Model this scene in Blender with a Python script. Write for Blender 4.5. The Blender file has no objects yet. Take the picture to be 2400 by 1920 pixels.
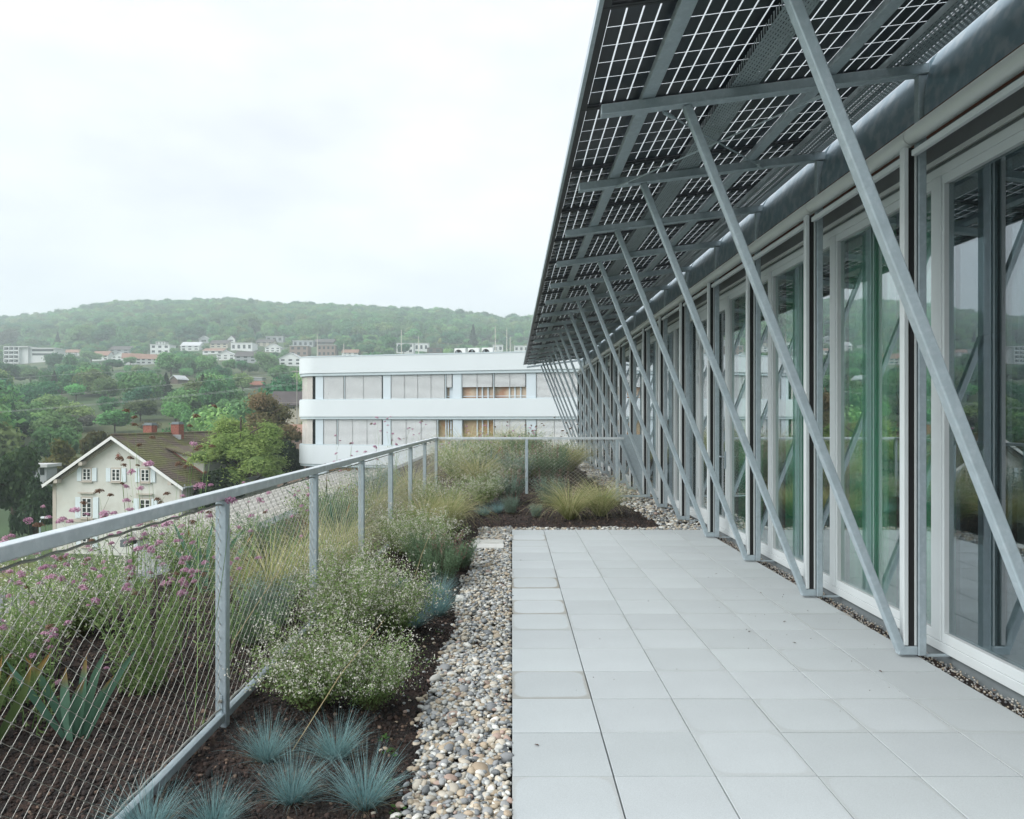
import bpy, bmesh, math, random
import numpy as np
from mathutils import Vector, Matrix

# ------------------------------------------------------------------ camera, sky, sun, exposure
scene = bpy.context.scene
COL = scene.collection
FPX, HZX, HZY, EYE = 1727.0, 1201.0, 981.0, 1.754      # focal length (px of a 2400 px frame), horizon, eye height
cam_d = bpy.data.cameras.new('camera')
cam = bpy.data.objects.new('camera', cam_d); COL.objects.link(cam)
cam.location = (0, 0, EYE); cam.rotation_euler = (math.radians(90), 0, 0)
cam_d.sensor_width = 36; cam_d.lens = FPX / 2400 * 36; cam_d.shift_y = 21 / 2400
cam_d.clip_start = 0.05; cam_d.clip_end = 20000
scene.camera = cam

SUN_EL, SUN_AZ = math.radians(37), math.radians(-120)   # soft light from the open valley side
world = bpy.data.worlds.new('World'); scene.world = world; world.use_nodes = True
wn, wl = world.node_tree.nodes, world.node_tree.links
bg = wn['Background']; bg.inputs['Strength'].default_value = 0.1
sky = wn.new('ShaderNodeTexSky'); sky.sky_type = 'NISHITA'; sky.sun_disc = False
sky.sun_elevation = SUN_EL; sky.sun_rotation = SUN_AZ; sky.dust_density = 2; sky.air_density = 1.2
tc = wn.new('ShaderNodeTexCoord'); mp = wn.new('ShaderNodeMapping'); mp.inputs['Scale'].default_value = (1.0, 1.0, 2.6)
nz = wn.new('ShaderNodeTexNoise'); nz.inputs['Scale'].default_value = 2.3; nz.inputs['Detail'].default_value = 5; nz.inputs['Roughness'].default_value = .55
rp = wn.new('ShaderNodeValToRGB')
rp.color_ramp.elements[0].position = .37; rp.color_ramp.elements[0].color = (.67, .69, .745, 1)
rp.color_ramp.elements[1].position = .72; rp.color_ramp.elements[1].color = (.945, .965, 1.0, 1)
cl = wn.new('ShaderNodeVectorMath'); cl.operation = 'SCALE'; cl.inputs['Scale'].default_value = 4.4
mx = wn.new('ShaderNodeMix'); mx.data_type = 'RGBA'; mx.inputs['Factor'].default_value = .94
wl.new(tc.outputs['Generated'], mp.inputs['Vector']); wl.new(mp.outputs['Vector'], nz.inputs['Vector'])
wl.new(nz.outputs['Fac'], rp.inputs['Fac']); wl.new(rp.outputs['Color'], cl.inputs[0])
wl.new(sky.outputs['Color'], mx.inputs['A']); wl.new(cl.outputs['Vector'], mx.inputs['B'])
wl.new(mx.outputs['Result'], bg.inputs['Color'])

sun_d = bpy.data.lights.new('sun', 'SUN'); sun_d.energy = 1.5; sun_d.angle = math.radians(65); sun_d.color = (1, .985, .96)
sun = bpy.data.objects.new('sun', sun_d); COL.objects.link(sun)
_sd = Vector((math.sin(SUN_AZ) * math.cos(SUN_EL), math.cos(SUN_AZ) * math.cos(SUN_EL) , math.sin(SUN_EL)))
sun.rotation_euler = _sd.to_track_quat('Z', 'Y').to_euler(); sun.location = (0, 0, 60)

vs = scene.view_settings
vs.view_transform = 'Standard'; vs.look = 'None'; vs.gamma = 1; vs.use_curve_mapping = False; vs.exposure = 1.60
scene.cycles.use_denoising = True
scene.cycles.max_bounces = 7; scene.cycles.transparent_max_bounces = 24; scene.cycles.glossy_bounces = 4
scene.cycles.diffuse_bounces = 3; scene.cycles.volume_bounces = 1
scene.cycles.caustics_reflective = False; scene.cycles.caustics_refractive = False
scene.cycles.sample_clamp_indirect = 8

# ------------------------------------------------------------------ helpers
def at(px, py, Y):                       # the point at depth Y that the photograph shows at (px, py)
    return Vector(((px - HZX) * Y / FPX, Y, EYE + (HZY - py) * Y / FPX))
def sm(t):
    t = np.clip(t, 0, 1); return t * t * (3 - 2 * t)

def tag(o, label=None, cat=None, group=None, kind=None):
    if label: o['label'] = label
    if cat: o['category'] = cat
    if group: o['group'] = group
    if kind: o['kind'] = kind
    return o
def link(o, parent=None):
    COL.objects.link(o)
    if parent: o.parent = parent
    return o
def empty(name, loc=(0, 0, 0), rz=0):
    o = bpy.data.objects.new(name, None); o.location = loc; o.rotation_euler = (0, 0, rz); o.empty_display_size = .1
    return link(o)
def obj(name, me, parent=None, loc=(0, 0, 0), rot=(0, 0, 0), scale=(1, 1, 1)):
    o = bpy.data.objects.new(name, me); o.location = loc; o.rotation_euler = rot; o.scale = scale
    return link(o, parent)

class MB:
    "collects boxes, prisms and tubes into one mesh"
    def __init__(s): s.v, s.f, s.sm = [], [], []
    def add(s, vs_, fs, smooth=False):
        b = len(s.v); s.v += [tuple(p) for p in vs_]
        for f in fs: s.f.append(tuple(b + i for i in f)); s.sm.append(smooth)
        return s
    def box(s, x0, x1, y0, y1, z0, z1):
        return s.add([(x0,y0,z0),(x1,y0,z0),(x1,y1,z0),(x0,y1,z0),(x0,y0,z1),(x1,y0,z1),(x1,y1,z1),(x0,y1,z1)],
                     [(0,3,2,1),(4,5,6,7),(0,1,5,4),(1,2,6,5),(2,3,7,6),(3,0,4,7)])
    def prism(s, poly, a, b, axis='y', smooth=False):       # poly of (p, q) extruded from a to b along axis
        n = len(poly); mk = {'y': lambda p, t: (p[0], t, p[1]), 'x': lambda p, t: (t, p[0], p[1]), 'z': lambda p, t: (p[0], p[1], t)}[axis]
        vs_ = [mk(p, a) for p in poly] + [mk(p, b) for p in poly]
        base = len(s.v)
        s.add(vs_, [tuple(range(n))[::-1], tuple(range(n, 2*n))])
        for i in range(n):
            j = (i + 1) % n
            s.f.append((base+i, base+j, base+n+j, base+n+i)); s.sm.append(smooth)
        return s
    def tube(s, pts, r, n=8, caps=True, smooth=True):
        pts = [Vector(p) for p in pts]; rs = r if isinstance(r, (list, tuple)) else [r] * len(pts)
        rings = []; up = Vector((0, 0, 1))
        for i, p in enumerate(pts):
            d = (pts[min(i+1, len(pts)-1)] - pts[max(i-1, 0)]).normalized()
            ref = up if abs(d.z) < .95 else Vector((1, 0, 0))
            a = d.cross(ref).normalized(); b = a.cross(d).normalized()
            rings.append([p + (a * math.cos(2*math.pi*k/n) + b * math.sin(2*math.pi*k/n)) * rs[i] for k in range(n)])
        base = len(s.v)
        for rg in rings: s.v += [tuple(q) for q in rg]
        for i in range(len(pts) - 1):
            for k in range(n):
                k2 = (k + 1) % n
                s.f.append((base+i*n+k, base+(i+1)*n+k, base+(i+1)*n+k2, base+i*n+k2)); s.sm.append(smooth)
        if caps:
            s.f.append(tuple(base+k for k in range(n))); s.sm.append(False)
            e = base + (len(pts)-1)*n
            s.f.append(tuple(e+k for k in range(n))[::-1]); s.sm.append(False)
        return s
    def mesh(s, name, mat, bevel=0, seg=1):
        me = bpy.data.meshes.new(name); me.from_pydata(s.v, [], s.f); me.polygons.foreach_set('use_smooth', s.sm)
        bm = bmesh.new(); bm.from_mesh(me); bmesh.ops.recalc_face_normals(bm, faces=bm.faces)
        if bevel:
            bmesh.ops.remove_doubles(bm, verts=bm.verts, dist=1e-5)
            bmesh.ops.bevel(bm, geom=[e for e in bm.edges if e.is_manifold and e.calc_face_angle(0) > .5], offset=bevel, segments=seg, profile=.5, affect='EDGES')
        bm.to_mesh(me); bm.free()
        if any(s.sm): me.set_sharp_from_angle(angle=math.radians(38))
        if mat: me.materials.append(mat)
        return me
    def build(s, name, mat, parent=None, bevel=0, seg=1, loc=(0,0,0), rot=(0,0,0)):
        return obj(name, s.mesh(name, mat, bevel, seg), parent, loc, rot)
def box(name, mat, parent, x0, x1, y0, y1, z0, z1, bevel=0, seg=1):
    return MB().box(x0, x1, y0, y1, z0, z1).build(name, mat, parent, bevel, seg)

def mesh_np(name, V, F, mat, C=None, smooth=False):
    V = np.ascontiguousarray(V, dtype=np.float32).reshape(-1, 3); F = np.ascontiguousarray(F, dtype=np.int32)
    me = bpy.data.meshes.new(name); k = F.shape[1]
    me.vertices.add(len(V)); me.vertices.foreach_set('co', V.ravel())
    me.loops.add(F.size); me.loops.foreach_set('vertex_index', F.ravel())
    me.polygons.add(len(F)); me.polygons.foreach_set('loop_start', np.arange(0, F.size, k, dtype=np.int32))
    if smooth: me.polygons.foreach_set('use_smooth', np.ones(len(F), dtype=bool))
    if C is not None:
        C = np.asarray(C, dtype=np.float32)
        if C.shape[1] == 3: C = np.concatenate([C, np.ones((len(C), 1), np.float32)], 1)
        a = me.color_attributes.new('tint', 'FLOAT_COLOR', 'POINT'); a.data.foreach_set('color', np.ascontiguousarray(C).ravel())
    me.update(calc_edges=True)
    for m in (mat if isinstance(mat, (list, tuple)) else [mat]): me.materials.append(m)
    return me
def cat(parts):
    Vs, Fs, Cs, o = [], [], [], 0
    for V, F, C in parts:
        V = V.reshape(-1, 3); Vs.append(V); Fs.append(F + o); Cs.append(C.reshape(-1, 3)); o += len(V)
    return np.concatenate(Vs), np.concatenate(Fs), np.concatenate(Cs)
def ico(sub):
    bm = bmesh.new(); bmesh.ops.create_icosphere(bm, subdivisions=sub, radius=1)
    V = np.array([v.co[:] for v in bm.verts]); F = np.array([[v.index for v in f.verts] for f in bm.faces]); bm.free()
    return V, F
def rotmats(rng, n, tilt=math.pi):
    "random rotations: spin about z then tilt up to the given angle"
    a = rng.uniform(0, 2*np.pi, n); b = rng.uniform(-tilt, tilt, n); c = rng.uniform(0, 2*np.pi, n)
    ca, sa, cb, sb, cc, sc = np.cos(a), np.sin(a), np.cos(b), np.sin(b), np.cos(c), np.sin(c)
    Rz = lambda c_, s_: np.stack([np.stack([c_, -s_, 0*c_], -1), np.stack([s_, c_, 0*c_], -1), np.stack([0*c_, 0*c_, 1+0*c_], -1)], -2)
    Rx = np.stack([np.stack([1+0*cb, 0*cb, 0*cb], -1), np.stack([0*cb, cb, -sb], -1), np.stack([0*cb, sb, cb], -1)], -2)
    return Rz(cc, sc) @ Rx @ Rz(ca, sa)
def scatter(baseV, baseF, pos, R, S, C):
    "copies of a base mesh at pos with rotation matrices R, per-axis scales S and one colour each"
    n, m = len(pos), len(baseV)
    V = (baseV[None] * S[:, None, :]) @ np.transpose(R, (0, 2, 1)) + pos[:, None, :]
    F = (baseF[None] + (np.arange(n) * m)[:, None, None]).reshape(-1, baseF.shape[1])
    return V.reshape(-1, 3), F, np.repeat(C, m, axis=0)

# ------------------------------------------------------------------ materials
def M(name, col, rough=.6, metal=0, var=.12, scale=6, bump=0, bscale=None, tint=False, spec=.4, second=None, smix=(.45, .6), sscale=2, rnd=0, trans=0, detail=4, coords='Object'):
    m = bpy.data.materials.new(name); m.use_nodes = True
    n, l = m.node_tree.nodes, m.node_tree.links
    b = n['Principled BSDF']; b.inputs['Roughness'].default_value = rough; b.inputs['Metallic'].default_value = metal
    b.inputs['Specular IOR Level'].default_value = spec
    t = n.new('ShaderNodeTexCoord')
    nz = n.new('ShaderNodeTexNoise'); nz.inputs['Scale'].default_value = scale; nz.inputs['Detail'].default_value = detail
    l.new(t.outputs[coords], nz.inputs['Vector'])
    if tint:
        a = n.new('ShaderNodeAttribute'); a.attribute_name = 'tint'; src = a.outputs['Color']
    else:
        c = n.new('ShaderNodeRGB'); c.outputs[0].default_value = (*col, 1); src = c.outputs[0]
    if second:
        n2 = n.new('ShaderNodeTexNoise'); n2.inputs['Scale'].default_value = sscale; n2.inputs['Detail'].default_value = 6
        l.new(t.outputs[coords], n2.inputs['Vector'])
        mr = n.new('ShaderNodeMapRange'); mr.inputs['From Min'].default_value = smix[0]; mr.inputs['From Max'].default_value = smix[1]
        l.new(n2.outputs['Fac'], mr.inputs['Value'])
        mxx = n.new('ShaderNodeMix'); mxx.data_type = 'RGBA'; l.new(mr.outputs['Result'], mxx.inputs['Factor'])
        l.new(src, mxx.inputs['A']); mxx.inputs['B'].default_value = (*second, 1); src = mxx.outputs['Result']
    mr = n.new('ShaderNodeMapRange'); mr.inputs['From Min'].default_value = .25; mr.inputs['From Max'].default_value = .75
    mr.inputs['To Min'].default_value = 1 - var; mr.inputs['To Max'].default_value = 1 + var
    l.new(nz.outputs['Fac'], mr.inputs['Value'])
    hs = n.new('ShaderNodeHueSaturation'); l.new(src, hs.inputs['Color']); val = mr.outputs['Result']
    if rnd:
        oi = n.new('ShaderNodeObjectInfo')
        r1 = n.new('ShaderNodeMapRange'); r1.inputs['To Min'].default_value = 1 - rnd; r1.inputs['To Max'].default_value = 1 + rnd
        l.new(oi.outputs['Random'], r1.inputs['Value'])
        mu = n.new('ShaderNodeMath'); mu.operation = 'MULTIPLY'; l.new(val, mu.inputs[0]); l.new(r1.outputs['Result'], mu.inputs[1]); val = mu.outputs[0]
        m7 = n.new('ShaderNodeMath'); m7.operation = 'MULTIPLY'; m7.inputs[1].default_value = 7.31; l.new(oi.outputs['Random'], m7.inputs[0])
        fr = n.new('ShaderNodeMath'); fr.operation = 'FRACT'; l.new(m7.outputs[0], fr.inputs[0])
        r2 = n.new('ShaderNodeMapRange'); r2.inputs['To Min'].default_value = .5 - rnd * .13; r2.inputs['To Max'].default_value = .5 + rnd * .05
        l.new(fr.outputs[0], r2.inputs['Value']); l.new(r2.outputs['Result'], hs.inputs['Hue'])
    l.new(val, hs.inputs['Value']); l.new(hs.outputs['Color'], b.inputs['Base Color'])
    if bump:
        nb = n.new('ShaderNodeTexNoise'); nb.inputs['Scale'].default_value = bscale or scale * 4; nb.inputs['Detail'].default_value = 5
        l.new(t.outputs[coords], nb.inputs['Vector'])
        bp = n.new('ShaderNodeBump'); bp.inputs['Strength'].default_value = min(1, bump); bp.inputs['Distance'].default_value = .02
        l.new(nb.outputs['Fac'], bp.inputs['Height']); l.new(bp.outputs['Normal'], b.inputs['Normal'])
    if trans:
        tl = n.new('ShaderNodeBsdfTranslucent'); l.new(hs.outputs['Color'], tl.inputs['Color'])
        ms = n.new('ShaderNodeMixShader'); ms.inputs['Fac'].default_value = trans
        l.new(b.outputs[0], ms.inputs[1]); l.new(tl.outputs[0], ms.inputs[2]); l.new(ms.outputs[0], n['Material Output'].inputs['Surface'])
    return m
def glass_mat(name, tint, base_refl, ior=1.6, rough=0.0, gtint=(1, 1, 1)):
    m = bpy.data.materials.new(name); m.use_nodes = True
    n, l = m.node_tree.nodes, m.node_tree.links
    n.remove(n['Principled BSDF'])
    tr = n.new('ShaderNodeBsdfTransparent'); tr.inputs['Color'].default_value = (*tint, 1)
    gl = n.new('ShaderNodeBsdfGlossy'); gl.inputs['Roughness'].default_value = rough; gl.inputs['Color'].default_value = (*gtint, 1)
    fr = n.new('ShaderNodeLayerWeight'); fr.inputs['Blend'].default_value = .5        # Schlick: f0 + (1 - f0) * (1 - cos)^5, the same from both sides
    pw = n.new('ShaderNodeMath'); pw.operation = 'POWER'; pw.inputs[1].default_value = ior; l.new(fr.outputs['Facing'], pw.inputs[0])
    ad = n.new('ShaderNodeMath'); ad.operation = 'MULTIPLY_ADD'; ad.use_clamp = True; ad.inputs[1].default_value = 1 - base_refl; ad.inputs[2].default_value = base_refl
    ms = n.new('ShaderNodeMixShader')
    l.new(pw.outputs[0], ad.inputs[0]); l.new(ad.outputs[0], ms.inputs['Fac']); l.new(tr.outputs[0], ms.inputs[1]); l.new(gl.outputs[0], ms.inputs[2])
    l.new(ms.outputs[0], n['Material Output'].inputs['Surface'])
    return m

MT = {}
MT['galv'] = M('galvanised_steel', (.42, .50, .54), rough=.42, metal=.3, var=.09, scale=14, second=(.465, .54, .58), smix=(.5, .62), sscale=30, bump=.05, bscale=60, detail=6)
MT['galv_smooth'] = M('galvanised_sheet', (.27, .37, .42), rough=.30, metal=.75, var=.12, scale=5, second=(.42, .49, .52), smix=(.45, .6), sscale=9)
MT['galv_light'] = M('galvanised_rail', (.58, .64, .66), rough=.34, metal=.2, var=.10, scale=11, second=(.66, .71, .73), smix=(.48, .62), sscale=24, bump=.04, bscale=60, detail=6)
MT['stainless'] = M('stainless_wire', (.55, .54, .50), rough=.35, metal=.8, var=.1)
MT['white_frame'] = M('pale_aluminium', (.64, .69, .70), rough=.4, var=.04, scale=3)
MT['black'] = M('black_rubber', (.012, .012, .013), rough=.7, var=.2)
MT['plinth'] = M('grey_plinth', (.19, .22, .23), rough=.8, var=.12, scale=8)
MT['brown'] = M('brown_board', (.13, .055, .03), rough=.8, var=.2, scale=20)
MT['headdark'] = M('grey_head_panel', (.24, .26, .28), rough=.55, var=.05)
MT['tube'] = M('screen_cassette', (.66, .70, .69), rough=.4, metal=.1, var=.03)
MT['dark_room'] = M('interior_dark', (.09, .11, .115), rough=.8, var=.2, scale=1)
MT['curtain'] = M('green_curtain', (.26, .78, .52), rough=.8, var=.1, scale=3, trans=.5)
MT['curtain_grey'] = M('grey_curtain', (.14, .19, .21), rough=.8, var=.1, scale=3, trans=.3)
MT['pane'] = glass_mat('facade_glass', (.88, .98, .94), .28, 2.8, gtint=(.90, .92, .95))
MT['pane_dark'] = glass_mat('facade_glass_screened', (.70, .80, .80), .24, 3.0, gtint=(.84, .88, .92))
MT['window'] = M('window_glass', (.02, .028, .03), rough=.06, var=.3, scale=.8, spec=.7)
MT['cell'] = M('solar_cell', (.008, .014, .022), rough=.28, var=.25, scale=3, spec=.5)
MT['pvframe'] = M('panel_frame', (.02, .022, .026), rough=.4, var=.1)
MT['pvglass'] = glass_mat('panel_glass', (.97, .985, .98), .03, 5)
# ------------------------------------------------------------------ terrain
_ry_x = np.array([-900, -300, 0, 150, 270, 400, 550, 640, 750, 900, 1050, 1180, 1260, 1500, 2200])
_ry_y = np.array([800, 768, 744, 725, 707, 700, 694, 708, 710, 715, 727, 739, 734, 748, 800])
_pY = np.array([-9e9, 75, 110, 160, 250, 350, 500, 650, 800, 1000, 1300, 2500, 9e9])
_pZ = np.array([-8.5, -8.5, -7.2, -2, 10, 22, 42, 72, 105, 150, 154, 120, 110])
RIDGE = 1000.
def ground_z(x, y):
    x = np.asarray(x, float); y = np.asarray(y, float)
    px = HZX + FPX * x / np.maximum(y, 120)
    yr = np.interp(px, _ry_x, _ry_y)
    zr = EYE + (HZY - yr) * RIDGE / FPX - 13
    g = (np.interp(y, _pY, _pZ) + 8.5) / 158.5
    bump = 1.6 * np.sin(x * .021 + y * .013) * np.sin(y * .017 - x * .008) * np.clip((y - 120) / 200, 0, 1)
    return -8.5 + (zr + 8.5) * g + bump
def gz(x, y): return float(ground_z(x, y))
xs = np.unique(np.concatenate([np.linspace(-2600, -1000, 10), np.linspace(-1000, 700, 110), np.linspace(700, 2600, 10)]))
ys = np.unique(np.concatenate([np.linspace(-2600, -200, 8), np.linspace(-200, 75, 12), np.linspace(75, 1350, 110), np.linspace(1350, 2600, 10)]))
GX, GY = np.meshgrid(xs, ys); GZ = ground_z(GX, GY)
def grid_faces(ny, nx):
    i = np.arange(ny - 1)[:, None] * nx + np.arange(nx - 1)[None]
    return np.stack([i, i + 1, i + nx + 1, i + nx], -1).reshape(-1, 4)
MT['meadow'] = M('meadow_ground', (.045, .085, .03), rough=.95, var=.3, scale=.05, second=(.075, .09, .035), sscale=.02, detail=8)
g = obj('ground', mesh_np('ground', np.stack([GX, GY, GZ], -1), grid_faces(len(ys), len(xs)), MT['meadow'], smooth=True))
tag(g, kind='structure')

def ribbon(name, pts, w, z, mat, thick=0):
    "a road or path of width w along pts, laid at height z"
    mb = MB(); L = []; n = len(pts)
    for i in range(n):
        d = (Vector(pts[min(i+1, n-1)]) - Vector(pts[max(i-1, 0)])).normalized(); nn = Vector((-d.y, d.x))
        p = Vector(pts[i]); L.append((p + nn * w / 2, p - nn * w / 2))
    for i in range(n - 1):
        a, b, c, d = L[i][0], L[i][1], L[i+1][1], L[i+1][0]
        mb.add([(a.x, a.y, z), (b.x, b.y, z), (c.x, c.y, z), (d.x, d.y, z)], [(0, 1, 2, 3)])
        if thick:
            mb.add([(b.x, b.y, z), (b.x, b.y, z - thick), (c.x, c.y, z - thick), (c.x, c.y, z)], [(0, 1, 2, 3)])
            mb.add([(a.x, a.y, z), (a.x, a.y, z - thick), (d.x, d.y, z - thick), (d.x, d.y, z)], [(3, 2, 1, 0)])
    return mb.build(name, mat)
def smooth_pts(pts, k=6):
    out = []
    P = [Vector(p) for p in pts]; P = [P[0]] + P + [P[-1]]
    for i in range(1, len(P) - 2):
        for j in range(k):
            t = j / k; a, b, c, d = P[i-1], P[i], P[i+1], P[i+2]
            out.append(.5 * ((2*b) + (c - a) * t + (2*a - 5*b + 4*c - d) * t*t + (3*b - a - 3*c + d) * t**3))
    return out + [P[-1]]
MT['asphalt'] = M('asphalt', (.13, .14, .145), rough=.9, var=.12, scale=.6, bump=.1, bscale=20)
MT['concrete_path'] = M('pale_concrete_path', (.32, .33, .33), rough=.9, var=.1, scale=.5)
MT['lawn'] = M('mown_lawn', (.075, .11, .03), rough=.95, var=.25, scale=.4, second=(.11, .115, .035), sscale=.2)
_road = smooth_pts([(-28, -80), (-28, 0), (-28, 30), (-26.5, 42), (-21, 50), (-15, 57), (-11, 66), (-9, 80)])
tag(ribbon('road', _road, 6.2, -8.492, MT['asphalt']), kind='structure')
_side = smooth_pts([(-22.5, -80), (-22.5, 0), (-22.5, 28), (-21, 38), (-16, 45), (-10, 52)])
tag(ribbon('pavement', _side, 4.6, -8.37, MT['concrete_path'], .13), kind='structure')
lw = MB().add([(-60, 30, -8.488), (-31.6, 30, -8.488), (-31.2, 40, -8.488), (-31.0, 52, -8.488), (-37, 54, -8.488), (-60, 56, -8.488)], [(0, 1, 2, 3, 4, 5)]).build('lawn', MT['lawn'])
tag(lw, kind='structure')

# ------------------------------------------------------------------ terrace block and soil bed
MT['render_wall'] = M('block_wall', (.42, .44, .44), rough=.85, var=.06, scale=.4)
MT['coping'] = M('parapet_coping', (.16, .18, .19), rough=.5, metal=.4, var=.1, scale=3)
tb = empty('terrace_block', (4, 14, -8.5)); tag(tb, 'grey lower storeys that carry the planted roof terrace', 'building')
for nm, m, b in (('wall', 'render_wall', (-3.92, 12, -6, 34.2, -8.5, -.22)), ('parapet', 'coping', (-4.0, -3.72, -6, 34.2, -.22, .10)), ('end_parapet', 'coping', (-3.72, 12, 33.9, 34.3, -.22, .16))):
    o = MB().box(b[0]-4, b[1]-4, b[2]-14, b[3]-14, b[4]+8.5, b[5]+8.5).build(nm, MT[m], tb)

PAVE_Y1 = 11.615
def soil_z(x, y):
    x = np.asarray(x, float); y = np.asarray(y, float)
    edge = -.52 + .02 * np.sin(y * 2.3) + .018 * np.sin(y * 5.1 + 1)
    front = .07 * sm((edge - x) / .45) + .05 * sm((-x - 1.7) / 1.2)
    hump = .36 * np.exp(-((x - .2) / 1.9) ** 2) * sm((y - 12.6) / 7) * sm((2.45 - x) / .9)
    back = .05 * sm((y - 11.9) / .5) * sm((2.35 - x) / .4)
    return np.where(y < 11.75, front - .012, np.maximum(front * (x < -.5), back) + hump - .012) + .008 * np.sin(x * 31 + y * 17) * np.sin(y * 23 - x * 11)
def sz(x, y): return float(soil_z(x, y))
def pebble_zone(x, y):
    x = np.asarray(x, float); y = np.asarray(y, float)
    e1 = -.52 + .02 * np.sin(y * 2.3) + .018 * np.sin(y * 5.1 + 1) + .025 * np.sin(x * 90 + y * 71)
    e2 = 2.33 + .10 * np.sin(y * 1.1) + .04 * np.sin(y * 3.7)
    a = (x > e1) & (x < -.012) & (y < 11.95)
    b = (y > PAVE_Y1 + .015) & (y < 11.90 + .04 * np.sin(x * 5)) & (x >= -.012) & (x < 3.2)
    c = (x > e2) & (y > 11.7) & (x < 3.2)
    return a | b | c
sx = np.concatenate([np.arange(-3.72, -.7, .06), np.arange(-.7, -.3, .04), np.linspace(-.3, 3.21, 45)]); sy = np.concatenate([np.arange(-1, 2.4, .3), np.arange(2.4, 12.4, .05), np.arange(12.4, 33.9, .15)])
SX, SY = np.meshgrid(sx, sy)
SZ = soil_z(SX, SY)
SZ = np.where(pebble_zone(SX, SY), np.minimum(SZ, -.045), SZ)
SZ = np.where((SX > -.06) & (SX < 3.05) & (SY < PAVE_Y1 + .05), -.10, SZ); SZ = np.where((SX > 3.0) & (SY < 12), -.075, SZ)
MT['soil'] = M('lava_soil', (.026, .020, .018), rough=.95, var=.5, scale=60, bump=1, bscale=90, second=(.055, .035, .027), sscale=9, detail=8)
so = obj('soil_bed', mesh_np('soil_bed', np.stack([SX, SY, SZ], -1), grid_faces(len(sy), len(sx)), MT['soil'], smooth=True)); tag(so, kind='structure')
# the granules of the near bed
rng = np.random.default_rng(5)
MT['granule'] = M('lava_granule', (0, 0, 0), tint=True, rough=.95, var=.2, scale=40)
def granules(n, xr, yr, size, sub, name):
    V0, F0 = ico(sub); x = rng.uniform(*xr, n); y = yr[0] + (yr[1] - yr[0]) * rng.uniform(0, 1, n) ** 1.5
    k = ~pebble_zone(x, y) & (x < -.3) | ((x > -.5) & (y > 11.9) & (x < 2.5)); x, y = x[k], y[k]; n = len(x)
    s = rng.uniform(*size, n) * (1 + .6 * (rng.uniform(0, 1, n) > .93))
    S = np.stack([s, s * rng.uniform(.6, 1, n), s * rng.uniform(.5, .9, n)], -1)
    pos = np.stack([x, y, soil_z(x, y) + s * rng.uniform(-.1, .45, n)], -1)
    base = np.array([[.030, .024, .022], [.048, .034, .029], [.070, .046, .038], [.022, .02, .02], [.17, .12, .09]])
    C = base[rng.choice(5, n, p=[.36, .28, .16, .14, .06])] * rng.uniform(.7, 1.3, (n, 1))
    return scatter(V0 * (1 + .25 * rng.uniform(-1, 1, V0.shape)), F0, pos, rotmats(rng, n), S, C)
G = cat([granules(26000, (-3.6, -.35), (2.3, 6.5), (.0055, .0145), 1, 'a'), granules(9000, (-3.6, -.35), (6.0, 12.5), (.008, .014), 1, 'b'), granules(5000, (-1.5, 2.5), (11.9, 16), (.008, .016), 1, 'c')])
o = obj('lava_granules', mesh_np('lava_granules', *G[:2], MT['granule'], G[2])); tag(o, 'dark brown lava granules that cover the planting bed', 'soil', kind='stuff')

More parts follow.
